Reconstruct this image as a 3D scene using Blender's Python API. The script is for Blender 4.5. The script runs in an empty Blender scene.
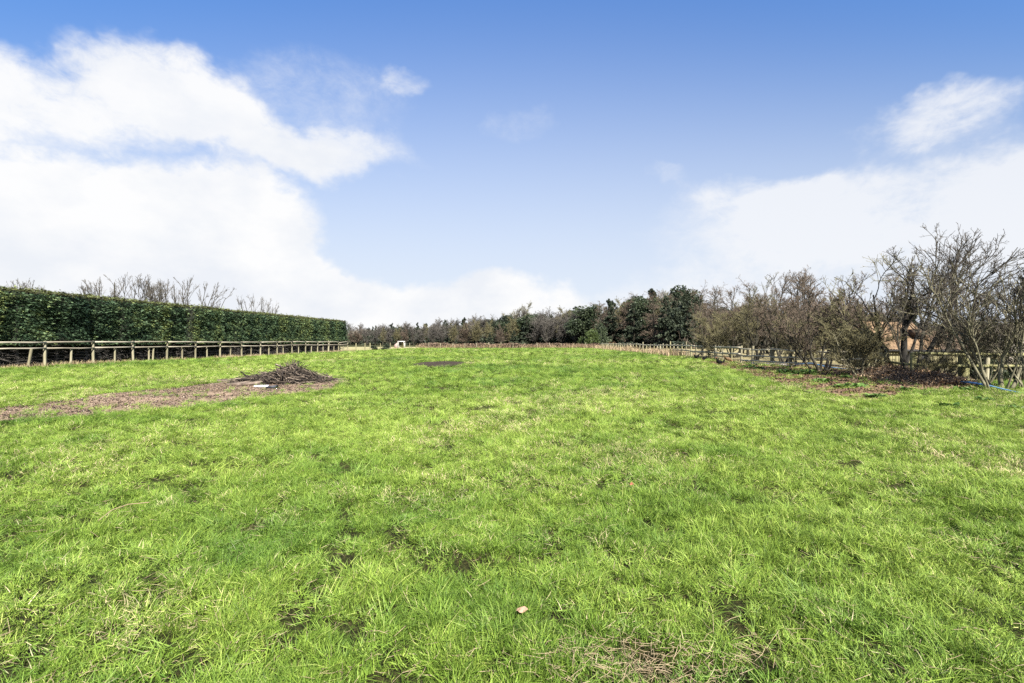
import bpy, math, random
import numpy as np

sc = bpy.context.scene
COL = sc.collection
R_ = math.radians
F_PX, CX, CY, CAM_H = 485.0, 512.0, 341.5, 1.5

# ------------------------------------------------------------------ camera, sky, sun, exposure
cam_d = bpy.data.cameras.new("camera")
cam_d.sensor_width = 36.0
cam_d.lens = 36.0 * F_PX / 1024.0
cam_d.clip_start = 0.05
cam_d.clip_end = 6000.0
cam = bpy.data.objects.new("camera", cam_d)
cam.location = (0, 0, CAM_H)
cam.rotation_euler = (R_(90), 0, 0)
COL.objects.link(cam)
sc.camera = cam

SUN_AZ, SUN_EL = 158.0, 41.0        # azimuth measured from +Y towards +X: behind the camera
EXPO = 1.65
SKY_STRENGTH = 0.085
sc.view_settings.view_transform = 'Standard'
sc.view_settings.look = 'None'
sc.view_settings.exposure = EXPO
sc.view_settings.gamma = 1.0
sc.view_settings.use_curve_mapping = False
sc.cycles.use_denoising = False
sc.cycles.max_bounces = 6
sc.cycles.transparent_max_bounces = 4

sun_d = bpy.data.lights.new("sun", 'SUN')
sun_d.energy = 5.0
sun_d.angle = R_(0.55)
sun_d.color = (1.0, 0.955, 0.88)
sun = bpy.data.objects.new("sun", sun_d)
sun.rotation_euler = (R_(90 - SUN_EL), 0, R_(180 - SUN_AZ))
COL.objects.link(sun)


def px_dir(px, py):
    az = math.degrees(math.atan2(px - CX, F_PX))
    el = math.degrees(math.atan2(CY - py, math.hypot(F_PX, px - CX)))
    return az, el


def make_world():
    w = bpy.data.worlds.new("World")
    sc.world = w
    w.use_nodes = True
    nt = w.node_tree
    N, L = nt.nodes, nt.links
    N.clear()
    out = N.new('ShaderNodeOutputWorld')
    bg = N.new('ShaderNodeBackground')
    bg.inputs['Strength'].default_value = SKY_STRENGTH
    L.new(bg.outputs[0], out.inputs[0])
    sky = N.new('ShaderNodeTexSky')
    sky.sky_type = 'NISHITA'
    sky.sun_disc = False
    sky.sun_elevation = R_(SUN_EL)
    sky.sun_rotation = R_(SUN_AZ)
    sky.air_density = 1.0
    sky.dust_density = 1.2
    sky.ozone_density = 2.2
    tc = N.new('ShaderNodeTexCoord')
    sep = N.new('ShaderNodeSeparateXYZ')
    L.new(tc.outputs['Generated'], sep.inputs[0])

    def math_(op, a, b=None, c=None, clamp=False):
        n = N.new('ShaderNodeMath')
        n.operation = op
        n.use_clamp = clamp
        for i, v in enumerate((a, b, c)):
            if v is None:
                continue
            if isinstance(v, (int, float)):
                n.inputs[i].default_value = v
            else:
                L.new(v, n.inputs[i])
        return n.outputs[0]

    def noise(scale, detail, rough, zs=1.0, off=(0, 0, 0), dist=0.0):
        mp = N.new('ShaderNodeMapping')
        mp.inputs['Scale'].default_value = (1, 1, zs)
        mp.inputs['Location'].default_value = off
        L.new(tc.outputs['Generated'], mp.inputs[0])
        n = N.new('ShaderNodeTexNoise')
        n.inputs['Scale'].default_value = scale
        n.inputs['Detail'].default_value = detail
        n.inputs['Roughness'].default_value = rough
        n.inputs['Distortion'].default_value = dist
        L.new(mp.outputs[0], n.inputs['Vector'])
        return n.outputs['Fac']

    az0 = math_('MULTIPLY', math_('ARCTAN2', sep.outputs[0], sep.outputs[1]), 57.29578)
    el0 = math_('MULTIPLY', math_('ARCSINE', sep.outputs[2]), 57.29578)
    w1 = noise(5.0, 5, 0.6, 1.3, (3.1, 1.7, 0.4))
    w2 = noise(5.0, 5, 0.6, 1.3, (7.7, 4.2, 2.9))
    az = math_('ADD', az0, math_('MULTIPLY', math_('SUBTRACT', w1, 0.5), 13.0))
    el = math_('ADD', el0, math_('MULTIPLY', math_('SUBTRACT', w2, 0.5), 9.0))

    def blob(px, py, rx, ry, wgt):
        a, e = px_dir(px, py)
        a2, _ = px_dir(px + rx, py)
        a1, _ = px_dir(px - rx, py)
        _, e2 = px_dir(px, py - ry)
        ra, re = max((a2 - a1) / 2, .5), max(abs(e2 - e), .4)
        u = math_('DIVIDE', math_('SUBTRACT', az, a), ra)
        v = math_('DIVIDE', math_('SUBTRACT', el, e), re)
        q = math_('ADD', math_('MULTIPLY', u, u), math_('MULTIPLY', v, v))
        q = math_('MULTIPLY', q, q)
        return math_('MULTIPLY', math_('EXPONENT', math_('MULTIPLY', q, -0.7)), wgt)

    def both(a, b, t):
        return math_('ADD', math_('MULTIPLY', a, 1 - t), math_('MULTIPLY', b, t))

    def cloud(blobs, nz, lo, hi, base, amp):
        D = None
        for b in blobs:
            t = blob(*b)
            D = t if D is None else math_('ADD', D, t)
        m = math_('MULTIPLY', D, math_('ADD', math_('MULTIPLY', nz, amp), base))
        mr = N.new('ShaderNodeMapRange')
        mr.interpolation_type = 'SMOOTHSTEP'
        mr.inputs['From Min'].default_value = lo
        mr.inputs['From Max'].default_value = hi
        L.new(m, mr.inputs['Value'])
        return mr.outputs[0]

    nA = noise(7.0, 9, 0.62, 1.5, (0.3, 0.9, 1.3), 0.3)
    nC = noise(8.0, 9, 0.64, 1.6, (1.3, 4.9, 3.3), 0.3)
    nB = noise(9.0, 9, 0.66, 1.7, (5.1, 2.2, 0.7), 0.4)
    fine1 = noise(24.0, 8, 0.7, 1.5, (2.2, 0.1, 5.0), 0.5)
    nA, nB, nC = both(nA, fine1, .34), both(nB, fine1, .40), both(nC, fine1, .38)
    thick = cloud([
        (95, 235, 210, 70, 1.5), (235, 215, 95, 62, 1.2), (-200, 240, 260, 130, 1.8),
        (150, 310, 220, 62, 2.0), (330, 318, 110, 46, 1.7), (500, 318, 115, 36, 1.25),
    ], nA, 0.32, 1.10, -0.05, 2.05)
    upper = cloud([(20, 95, 150, 50, 1.05), (175, 82, 82, 46, 1.15), (-160, 100, 160, 80, 1.1), (250, 132, 75, 32, .75), (330, 152, 80, 20, .65)],
                  nC, 0.22, 1.18, -0.25, 2.5)
    thin = cloud([
        (320, 150, 105, 26, .95), (392, 86, 26, 14, .46), (60, 150, 180, 60, .5), (520, 122, 30, 24, .40),
        (945, 112, 85, 28, 1.0), (885, 208, 165, 46, 1.05), (1090, 210, 150, 62, 1.1), (760, 195, 80, 24, .62), (745, 240, 110, 44, .55),
        (820, 290, 220, 40, .6), (665, 178, 34, 16, .5), (640, 320, 160, 30, .6), (300, 95, 110, 46, .55), (1300, 120, 200, 100, .9),
    ], nB, 0.18, 1.05, -0.2, 2.15)
    # other clouds round the rest of the sky, for views and light from elsewhere
    hz = N.new('ShaderNodeMapRange')
    hz.interpolation_type = 'SMOOTHSTEP'
    hz.inputs['From Min'].default_value = 0.0
    hz.inputs['From Max'].default_value = -0.35
    L.new(sep.outputs[1], hz.inputs['Value'])
    back = N.new('ShaderNodeMapRange')
    back.interpolation_type = 'SMOOTHSTEP'
    back.inputs['From Min'].default_value = 0.5
    back.inputs['From Max'].default_value = 0.66
    L.new(noise(2.2, 8, 0.6, 2.0), back.inputs['Value'])
    backm = math_('MULTIPLY', hz.outputs[0], back.outputs[0])
    hsv = N.new('ShaderNodeHueSaturation')
    hsv.inputs['Saturation'].default_value = SKY_SAT
    hsv.inputs['Value'].default_value = SKY_VAL
    hsv.inputs['Hue'].default_value = SKY_HUE
    L.new(sky.outputs[0], hsv.inputs['Color'])
    k = 2.0 ** (-EXPO) / SKY_STRENGTH

    def mix(fac, a, col):
        m = N.new('ShaderNodeMix')
        m.data_type = 'RGBA'
        m.clamp_factor = True
        L.new(fac, m.inputs[0])
        L.new(a, m.inputs[6])
        if isinstance(col, tuple):
            m.inputs[7].default_value = (*[c * k for c in col], 1)
        else:
            L.new(col, m.inputs[7])
        return m.outputs[2]

    # the sky is a deeper blue to either side of the view axis
    side_blue = math_('MAXIMUM', math_('ABSOLUTE', math_('COSINE', math_('MULTIPLY', az0, 0.0174533))), 0.6)
    el_b = math_('DIVIDE', el0, side_blue)
    dim = N.new('ShaderNodeMapRange')
    dim.inputs['From Min'].default_value = 38.0
    dim.inputs['From Max'].default_value = 8.0
    dim.inputs['To Min'].default_value = 1.0
    dim.inputs['To Max'].default_value = 0.52
    L.new(el_b, dim.inputs['Value'])
    dim_side = math_('MULTIPLY', dim.outputs[0], math_('MULTIPLY_ADD', side_blue, 0.45, 0.55))
    dimmed = N.new('ShaderNodeMix')
    dimmed.data_type = 'RGBA'
    dimmed.blend_type = 'MULTIPLY'
    dimmed.inputs[0].default_value = 1.0
    L.new(hsv.outputs[0], dimmed.inputs[6])
    L.new(dim_side, dimmed.inputs[7])
    # whitish veil that thickens towards the horizon
    veil = N.new('ShaderNodeMapRange')
    veil.interpolation_type = 'SMOOTHSTEP'
    veil.inputs['From Min'].default_value = 40.0
    veil.inputs['From Max'].default_value = 0.0
    L.new(el_b, veil.inputs['Value'])
    c0 = mix(math_('MULTIPLY', veil.outputs[0], VEIL), dimmed.outputs[2], (0.80, 0.86, 0.97))
    c1 = mix(math_('MULTIPLY', thin, 0.82), c0, (0.93, 0.945, 0.975))
    shade = N.new('ShaderNodeMix')
    shade.data_type = 'RGBA'
    sm = N.new('ShaderNodeMapRange')
    sm.inputs['From Min'].default_value = 0.40
    sm.inputs['From Max'].default_value = 0.62
    L.new(noise(5.5, 6, 0.55, 1.6, (2.0, 6.0, 0.2)), sm.inputs['Value'])
    L.new(sm.outputs[0], shade.inputs[0])
    shade.inputs[6].default_value = (*[c * k for c in (0.86, 0.89, 0.945)], 1)
    shade.inputs[7].default_value = (*[c * k for c in (1.0, 1.0, 1.0)], 1)
    c1 = mix(math_('MULTIPLY', upper, 0.95), c1, shade.outputs[2])
    c2 = mix(math_('MULTIPLY', thick, 0.97), c1, shade.outputs[2])
    c3 = mix(math_('MULTIPLY', backm, 0.85), c2, (0.92, 0.93, 0.96))
    L.new(c3, bg.inputs['Color'])


SKY_SAT, SKY_VAL, SKY_HUE, VEIL = 1.25, 1.0, 0.508, 0.92
make_world()

# ------------------------------------------------------------------ helpers
rng = np.random.default_rng(7)


def _h2(ix, iy, s):
    n = (ix.astype(np.int64) * 374761393 + iy.astype(np.int64) * 668265263 + s * 982451653) & 0xffffffff
    n = ((n ^ (n >> 13)) * 1274126177) & 0xffffffff
    n = (n ^ (n >> 16)) & 0xffffffff
    return n / 4294967295.0


def vnoise(x, y, s=0):
    x, y = np.asarray(x, float), np.asarray(y, float)
    ix, iy = np.floor(x), np.floor(y)
    fx, fy = x - ix, y - iy
    fx, fy = fx * fx * (3 - 2 * fx), fy * fy * (3 - 2 * fy)
    a, b = _h2(ix, iy, s), _h2(ix + 1, iy, s)
    c, d = _h2(ix, iy + 1, s), _h2(ix + 1, iy + 1, s)
    return (a * (1 - fx) + b * fx) * (1 - fy) + (c * (1 - fx) + d * fx) * fy


def fbm(x, y, s=0, o=4):
    t, a, tot = 0, 1.0, 0
    for i in range(o):
        t = t + a * vnoise(np.asarray(x) * 2 ** i, np.asarray(y) * 2 ** i, s + i)
        tot += a
        a *= 0.5
    return t / tot


def smooth(a, b, x):
    t = np.clip((np.asarray(x, float) - a) / (b - a), 0, 1)
    return t * t * (3 - 2 * t)


def ground_h(x, y):
    x, y = np.asarray(x, float), np.asarray(y, float)
    d = np.hypot(x, y - 4)
    near = 1 - smooth(10, 26, d)
    far = 1 - smooth(60, 140, d)
    return (0.10 * (fbm(x * 1.35, y * 1.35, 11, 2) - 0.5) * near
            + 0.14 * (fbm(x * 0.22, y * 0.22, 31, 2) - 0.5) * far)


def gh(x, y):
    return float(ground_h(np.array([x]), np.array([y]))[0])


def at(px, py):
    """ground point seen at a pixel of the photograph, used to read real positions"""
    Y = F_PX * CAM_H / (py - CY)
    return ((px - CX) / F_PX * Y, Y)


def nrm(v):
    return v / np.maximum(np.linalg.norm(v, axis=-1, keepdims=True), 1e-9)


def mesh_np(name, V, faces, mat, tint=None, smooth_shade=False):
    """faces: list of integer arrays (k, n)"""
    me = bpy.data.meshes.new(name)
    V = np.asarray(V, np.float32).reshape(-1, 3)
    me.vertices.add(len(V))
    me.vertices.foreach_set('co', V.ravel())
    idx = np.concatenate([np.asarray(f).ravel() for f in faces]).astype(np.int32)
    starts, s = [], 0
    for f in faces:
        f = np.asarray(f)
        starts.append(s + np.arange(len(f)) * f.shape[1])
        s += f.size
    starts = np.concatenate(starts).astype(np.int32)
    me.loops.add(len(idx))
    me.loops.foreach_set('vertex_index', idx)
    me.polygons.add(len(starts))
    me.polygons.foreach_set('loop_start', starts)
    if smooth_shade:
        me.polygons.foreach_set('use_smooth', np.ones(len(starts), bool))
    me.update(calc_edges=True)
    if tint is not None:
        a = me.attributes.new('tint', 'FLOAT', 'POINT')
        a.data.foreach_set('value', np.asarray(tint, np.float32))
    if mat:
        me.materials.append(mat)
    return me


class MB:
    """collects shapes that become ONE mesh"""

    def __init__(self):
        self.V, self.F, self.T, self.n = [], [], [], 0

    def add(self, V, faces, tint=0.5):
        V = np.asarray(V, float).reshape(-1, 3)
        for f in faces:
            f = np.asarray(f)
            if len(f):
                self.F.append(f + self.n)
        self.V.append(V)
        self.T.append(np.broadcast_to(np.asarray(tint, float), (len(V),)))
        self.n += len(V)

    def box(self, c, size, rz=0.0, tilt=(0, 0), tint=0.5, bev=0.0, jit=0.0):
        sx, sy, sz = [s / 2 for s in size]
        v = np.array([[a * sx, b * sy, d * sz] for d in (-1, 1) for b in (-1, 1) for a in (-1, 1)], float)
        if jit:
            v += rng.normal(0, jit, v.shape)
        ax, ay = tilt
        v[:, 0] += v[:, 2] * math.tan(ax)
        v[:, 1] += v[:, 2] * math.tan(ay)
        cz, sn = math.cos(rz), math.sin(rz)
        v = np.stack([v[:, 0] * cz - v[:, 1] * sn, v[:, 0] * sn + v[:, 1] * cz, v[:, 2]], 1) + np.array(c)
        self.add(v, [[[0, 2, 3, 1], [4, 5, 7, 6], [0, 1, 5, 4], [2, 6, 7, 3], [0, 4, 6, 2], [1, 3, 7, 5]]], tint)

    def tubes(self, P, Rd, sides=4, tint=None, cap=False):
        V, F = tube_arrays(P, Rd, sides)
        n = P.shape[1] * sides
        t = 0.5 if tint is None else np.repeat(np.asarray(tint), n)
        self.add(V, [F], t)
        if cap:
            B, m = P.shape[:2]
            base = np.arange(B)[:, None] * n
            self.F.append(base + np.arange(sides)[None, ::-1] + self.n - len(V))
            self.F.append(base + (m - 1) * sides + np.arange(sides)[None] + self.n - len(V))

    def mesh(self, name, mat, smooth_shade=False):
        # group faces by size so each array is rectangular
        by = {}
        for f in self.F:
            by.setdefault(f.shape[1], []).append(f)
        return mesh_np(name, np.concatenate(self.V), [np.concatenate(v) for v in by.values()], mat,
                       np.concatenate(self.T), smooth_shade)


def tube_arrays(P, Rd, sides=4):
    P, Rd = np.asarray(P, float), np.asarray(Rd, float)
    B, n, _ = P.shape
    T = nrm(np.gradient(P, axis=1))
    ref = np.where(np.abs(T[:, :1, 2:3]) > 0.8, np.array([1.0, 0.13, 0]), np.array([0.1, 0.07, 1.0]))
    u = nrm(np.cross(T, np.broadcast_to(ref, T.shape)))
    v = np.cross(T, u)
    a = np.arange(sides) * 2 * math.pi / sides
    ring = (np.cos(a)[None, None, :, None] * u[:, :, None] + np.sin(a)[None, None, :, None] * v[:, :, None])
    V = (P[:, :, None] + Rd[:, :, None, None] * ring).reshape(-1, 3)
    b = np.arange(B)[:, None, None] * n * sides
    j = np.arange(n - 1)[None, :, None] * sides
    k = np.arange(sides)[None, None]
    k2 = (k + 1) % sides
    f = np.stack([b + j + k, b + j + k2, b + j + sides + k2, b + j + sides + k], -1).reshape(-1, 4)
    return V, f


def obj(name, me, parent=None, loc=None):
    o = bpy.data.objects.new(name, me)
    COL.objects.link(o)
    if parent:
        o.parent = parent
    if loc is not None:
        o.location = loc
    return o


def tag(o, label=None, cat=None, group=None, kind=None):
    if label:
        o['label'] = label
    if cat:
        o['category'] = cat
    if group:
        o['group'] = group
    if kind:
        o['kind'] = kind
    return o


def thing(name, label, cat, loc, rz=0.0, group=None):
    o = bpy.data.objects.new(name, None)
    o.empty_display_size = 0.2
    COL.objects.link(o)
    o.location = loc
    o.rotation_euler = (0, 0, rz)
    return tag(o, label, cat, group)


def dup(root, loc, rz, label, group=None, scale=1.0):
    r = root.copy()
    COL.objects.link(r)
    r.location = loc
    r.rotation_euler = (0, 0, rz)
    r.scale = (scale,) * 3 if isinstance(scale, (int, float)) else scale
    r['label'] = label
    if group:
        r['group'] = group
    for ch in list(root.children):
        c = ch.copy()
        COL.objects.link(c)
        c.parent = r
        for g in list(ch.children):
            d = g.copy()
            COL.objects.link(d)
            d.parent = c
    return r


# ------------------------------------------------------------------ materials
def new_mat(name):
    m = bpy.data.materials.new(name)
    m.use_nodes = True
    nt = m.node_tree
    nt.nodes.clear()
    out = nt.nodes.new('ShaderNodeOutputMaterial')
    return m, nt, out


def ramp(nt, stops, fac=None):
    r = nt.nodes.new('ShaderNodeValToRGB')
    e = r.color_ramp.elements
    while len(e) < len(stops):
        e.new(0.5)
    for el, (p, c) in zip(e, stops):
        el.position = p
        el.color = (*c, 1)
    if fac is not None:
        nt.links.new(fac, r.inputs[0])
    return r.outputs[0]


def nz(nt, scale, detail=4, rough=0.55, vec='Object', stretch=(1, 1, 1)):
    tc = nt.nodes.new('ShaderNodeTexCoord')
    mp = nt.nodes.new('ShaderNodeMapping')
    mp.inputs['Scale'].default_value = stretch
    nt.links.new(tc.outputs[vec], mp.inputs[0])
    n = nt.nodes.new('ShaderNodeTexNoise')
    n.inputs['Scale'].default_value = scale
    n.inputs['Detail'].default_value = detail
    n.inputs['Roughness'].default_value = rough
    nt.links.new(mp.outputs[0], n.inputs['Vector'])
    return n.outputs['Fac']


def attr(nt, name, kind='GEOMETRY'):
    a = nt.nodes.new('ShaderNodeAttribute')
    a.attribute_name = name
    a.attribute_type = kind
    return a.outputs['Fac']


def mixc(nt, fac, a, b, mode='MIX'):
    m = nt.nodes.new('ShaderNodeMix')
    m.data_type = 'RGBA'
    m.blend_type = mode
    for i, v in ((0, fac), (6, a), (7, b)):
        if isinstance(v, (int, float)):
            m.inputs[i].default_value = v
        elif isinstance(v, tuple):
            m.inputs[i].default_value = (*v, 1)
        else:
            nt.links.new(v, m.inputs[i])
    return m.outputs[2]


def leafy(name, stops, transl=0.3, rough=0.55, spec=0.3, instancer=None):
    """foliage: colour by a per-leaf value, some light passing through"""
    m, nt, out = new_mat(name)
    c = ramp(nt, stops, attr(nt, 'tint'))
    if instancer:
        c2 = ramp(nt, instancer, attr(nt, 'tone', 'INSTANCER'))
        c = mixc(nt, 1.0, c, c2, 'MULTIPLY')
    p = nt.nodes.new('ShaderNodeBsdfPrincipled')
    p.inputs['Roughness'].default_value = rough
    p.inputs['Specular IOR Level'].default_value = spec
    nt.links.new(c, p.inputs['Base Color'])
    if transl:
        t = nt.nodes.new('ShaderNodeBsdfTranslucent')
        nt.links.new(c, t.inputs['Color'])
        mx = nt.nodes.new('ShaderNodeMixShader')
        mx.inputs[0].default_value = transl
        nt.links.new(p.outputs[0], mx.inputs[1])
        nt.links.new(t.outputs[0], mx.inputs[2])
        nt.links.new(mx.outputs[0], out.inputs[0])
    else:
        nt.links.new(p.outputs[0], out.inputs[0])
    return m


def solid(name, stops, scale=8, detail=5, rough=0.8, stretch=(1, 1, 1), vec='Object', bump=0.0, use_tint=0.0, spec=0.3):
    m, nt, out = new_mat(name)
    n = nz(nt, scale, detail, 0.6, vec, stretch)
    if use_tint:
        mm = nt.nodes.new('ShaderNodeMath')
        mm.operation = 'MULTIPLY_ADD'
        nt.links.new(attr(nt, 'tint'), mm.inputs[0])
        mm.inputs[1].default_value = use_tint
        m2 = nt.nodes.new('ShaderNodeMath')
        m2.operation = 'MULTIPLY_ADD'
        nt.links.new(n, m2.inputs[0])
        m2.inputs[1].default_value = 1 - use_tint
        m2.inputs[2].default_value = 0
        nt.links.new(m2.outputs[0], mm.inputs[2])
        fac = mm.outputs[0]
    else:
        fac = n
    c = ramp(nt, stops, fac)
    p = nt.nodes.new('ShaderNodeBsdfPrincipled')
    p.inputs['Roughness'].default_value = rough
    p.inputs['Specular IOR Level'].default_value = spec
    nt.links.new(c, p.inputs['Base Color'])
    if bump:
        b = nt.nodes.new('ShaderNodeBump')
        b.inputs['Strength'].default_value = bump
        b.inputs['Distance'].default_value = 0.02
        nt.links.new(n, b.inputs['Height'])
        nt.links.new(b.outputs[0], p.inputs['Normal'])
    nt.links.new(p.outputs[0], out.inputs[0])
    return m


GRASS_STOPS = [(0.0, (0.060, 0.105, 0.016)), (0.35, (0.122, 0.202, 0.024)), (0.68, (0.226, 0.318, 0.046)),
               (0.84, (0.36, 0.38, 0.12)), (0.93, (0.44, 0.38, 0.18)), (1.0, (0.50, 0.42, 0.25))]
TONE_STOPS = [(0.0, (0.50, 0.64, 0.62)), (0.5, (1.0, 1.0, 1.0)), (1.0, (1.42, 1.28, 1.6))]
M = {}
M['grass'] = leafy('grass_blades', GRASS_STOPS, 0.24, 0.6, 0.25, TONE_STOPS)
M['straw'] = leafy('dry_straw', [(0, (0.17, 0.115, 0.065)), (0.4, (0.30, 0.22, 0.13)), (0.75, (0.42, 0.33, 0.21)), (1, (0.20, 0.22, 0.06))], 0.2, 0.7, 0.2)
M['hedge'] = leafy('hedge_foliage', [(0.0, (0.016, 0.034, 0.018)), (0.4, (0.060, 0.104, 0.052)), (0.75, (0.135, 0.195, 0.092)),
                                     (0.9, (0.20, 0.25, 0.085)), (0.97, (0.075, 0.078, 0.026)), (1.0, (0.045, 0.038, 0.020))], 0.15, 0.6, 0.25)
M['hedge_core'] = solid('hedge_core_shade', [(0.3, (0.006, 0.008, 0.005)), (0.7, (0.018, 0.019, 0.012))], 6)  # near-black colour stands for the shade inside the hedge
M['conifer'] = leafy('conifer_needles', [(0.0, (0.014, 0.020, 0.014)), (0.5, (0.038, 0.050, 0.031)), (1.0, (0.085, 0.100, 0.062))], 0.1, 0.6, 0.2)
M['evergreen'] = leafy('evergreen_leaves', [(0.0, (0.014, 0.022, 0.012)), (0.5, (0.040, 0.056, 0.027)), (1.0, (0.095, 0.112, 0.06))], 0.12, 0.5, 0.3)
M['greenbush'] = leafy('bush_leaves', [(0.0, (0.020, 0.034, 0.010)), (0.5, (0.052, 0.078, 0.022)), (1.0, (0.11, 0.14, 0.045))], 0.2, 0.5, 0.3)
M['woodmass'] = leafy('woodland_twigs', [(0.0, (0.024, 0.030, 0.021)), (0.45, (0.055, 0.058, 0.042)), (0.7, (0.090, 0.080, 0.066)), (1.0, (0.13, 0.115, 0.096))], 0.1, 0.8, 0.1)
M['larch'] = leafy('larch_twigs', [(0.0, (0.050, 0.036, 0.022)), (0.5, (0.105, 0.075, 0.045)), (1.0, (0.17, 0.125, 0.08))], 0.1, 0.8, 0.1)
M['bramble'] = leafy('bramble_leaves', [(0.0, (0.05, 0.035, 0.028)), (0.5, (0.13, 0.09, 0.065)), (0.85, (0.24, 0.17, 0.12)), (1.0, (0.10, 0.12, 0.04))], 0.15, 0.8, 0.1)
M['weed'] = leafy('weed_leaves', [(0.0, (0.03, 0.06, 0.015)), (0.5, (0.08, 0.15, 0.03)), (0.85, (0.16, 0.24, 0.06)), (1.0, (0.30, 0.34, 0.18))], 0.25, 0.5, 0.35)
M['litter'] = leafy('dead_leaves', [(0.0, (0.03, 0.018, 0.010)), (0.5, (0.11, 0.068, 0.038)), (0.85, (0.22, 0.148, 0.088)), (1.0, (0.34, 0.25, 0.16))], 0.1, 0.8, 0.1)
M['chips'] = leafy('wood_chips', [(0.0, (0.06, 0.040, 0.028)), (0.5, (0.18, 0.130, 0.096)), (0.85, (0.29, 0.22, 0.17)), (1.0, (0.42, 0.35, 0.28))], 0.0, 0.85, 0.1)
M['bark'] = solid('grey_green_bark', [(0.3, (0.050, 0.044, 0.028)), (0.55, (0.125, 0.115, 0.070)), (0.75, (0.23, 0.22, 0.145))], 9, 5, 0.9, (1, 1, .4), bump=.4)
M['bark_dark'] = solid('dark_bark', [(0.3, (0.014, 0.012, 0.009)), (0.6, (0.042, 0.038, 0.025)), (0.8, (0.12, 0.115, 0.07))], 9, 5, 0.9, (1, 1, .4), bump=.4)
M['bark_black'] = solid('black_bark', [(0.3, (0.006, 0.005, 0.004)), (0.6, (0.018, 0.016, 0.012)), (0.8, (0.06, 0.055, 0.035))], 9, 5, 0.9, (1, 1, .4), bump=.4)  # darkest of the bark colours
M['twig_brown'] = solid('brown_twigs', [(0.3, (0.060, 0.044, 0.032)), (0.6, (0.130, 0.098, 0.070)), (0.8, (0.21, 0.165, 0.12))], 3, 3, 0.85)
M['twig_olive'] = solid('olive_lichen_twigs', [(0.3, (0.060, 0.054, 0.026)), (0.6, (0.150, 0.135, 0.066)), (0.8, (0.26, 0.24, 0.125))], 3, 3, 0.85)
M['twig_grey'] = solid('grey_twigs', [(0.3, (0.055, 0.049, 0.042)), (0.6, (0.110, 0.100, 0.086)), (0.8, (0.18, 0.165, 0.14))], 3, 3, 0.85)
M['twig_dark'] = solid('dark_twigs', [(0.3, (0.026, 0.022, 0.017)), (0.6, (0.068, 0.056, 0.042)), (0.8, (0.14, 0.12, 0.085))], 3, 3, 0.85)
M['twig_rust'] = solid('rust_twigs', [(0.3, (0.11, 0.05, 0.025)), (0.7, (0.26, 0.13, 0.065))], 3, 3, 0.85)
M['post'] = solid('weathered_fence_wood', [(0.25, (0.085, 0.073, 0.045)), (0.5, (0.185, 0.168, 0.105)), (0.8, (0.31, 0.285, 0.20))], 5, 6, 0.85, (3, 3, .5), bump=.3, use_tint=.35)
M['post_dark'] = solid('old_dark_fence_wood', [(0.25, (0.075, 0.066, 0.035)), (0.5, (0.18, 0.165, 0.09)), (0.8, (0.30, 0.28, 0.16))], 5, 6, 0.85, (3, 3, .5), bump=.3, use_tint=.35)
M['rail'] = solid('pale_fence_rail', [(0.25, (0.13, 0.11, 0.078)), (0.5, (0.25, 0.222, 0.165)), (0.8, (0.37, 0.335, 0.26))], 4, 6, 0.85, (.4, .4, 4), bump=.3, use_tint=.35)
M['rail_light'] = solid('shade_lifted_rail', [(0.25, (0.22, 0.20, 0.13)), (0.5, (0.40, 0.365, 0.26)), (0.8, (0.54, 0.50, 0.38))], 4, 6, 0.85, (.4, .4, 4), bump=.3, use_tint=.35)  # same rail wood, lightened to offset the shade on its field side
M['algae'] = solid('algae_green_wood', [(0.25, (0.075, 0.074, 0.030)), (0.5, (0.17, 0.162, 0.070)), (0.8, (0.28, 0.262, 0.14))], 6, 6, 0.85, (2, 2, .6), bump=.3)
M['wood_stick'] = solid('cut_branch_wood', [(0.25, (0.008, 0.006, 0.005)), (0.5, (0.034, 0.026, 0.019)), (0.72, (0.10, 0.078, 0.058)), (0.9, (0.24, 0.195, 0.15))], 5, 4, 0.85, use_tint=.7)
M['log'] = solid('grey_brown_log', [(0.3, (0.04, 0.03, 0.022)), (0.55, (0.115, 0.088, 0.067)), (0.8, (0.23, 0.185, 0.145))], 7, 5, 0.85, (1, 1, 1), bump=.5)
M['white'] = solid('white_paint', [(0.3, (0.42, 0.41, 0.40)), (0.7, (0.58, 0.57, 0.56))], 6, 4, 0.6)
M['blackstone'] = solid('dark_slab', [(0.3, (0.012, 0.014, 0.02)), (0.7, (0.05, 0.055, 0.065))], 10, 4, 0.6)
M['pipe'] = solid('blue_plastic_pipe', [(0.3, (0.10, 0.24, 0.42)), (0.7, (0.18, 0.36, 0.56))], 4, 3, 0.45, spec=.4)
M['feather_black'] = solid('black_feathers', [(0.3, (0.003, 0.003, 0.003)), (0.7, (0.008, 0.008, 0.008))], 14, 4, 0.8, spec=.05)
M['feather_brown'] = solid('brown_feathers', [(0.3, (0.07, 0.042, 0.02)), (0.7, (0.155, 0.105, 0.06))], 14, 4, 0.7, spec=.1)
M['comb'] = solid('red_comb', [(0.3, (0.28, 0.02, 0.015)), (0.7, (0.42, 0.04, 0.03))], 12, 3, 0.5)
M['leg'] = solid('hen_leg', [(0.3, (0.18, 0.14, 0.06)), (0.7, (0.28, 0.22, 0.10))], 12, 3, 0.6)
M['roof_rust'] = solid('orange_rust_roof', [(0.3, (0.045, 0.026, 0.013)), (0.5, (0.125, 0.080, 0.042)), (0.7, (0.21, 0.142, 0.080))], 6, 6, 0.8, (1, 1, 1), bump=.2)
M['roof_brown'] = solid('brown_roof', [(0.3, (0.022, 0.016, 0.010)), (0.5, (0.065, 0.044, 0.027)), (0.7, (0.12, 0.082, 0.052))], 6, 6, 0.85, bump=.2)
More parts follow.
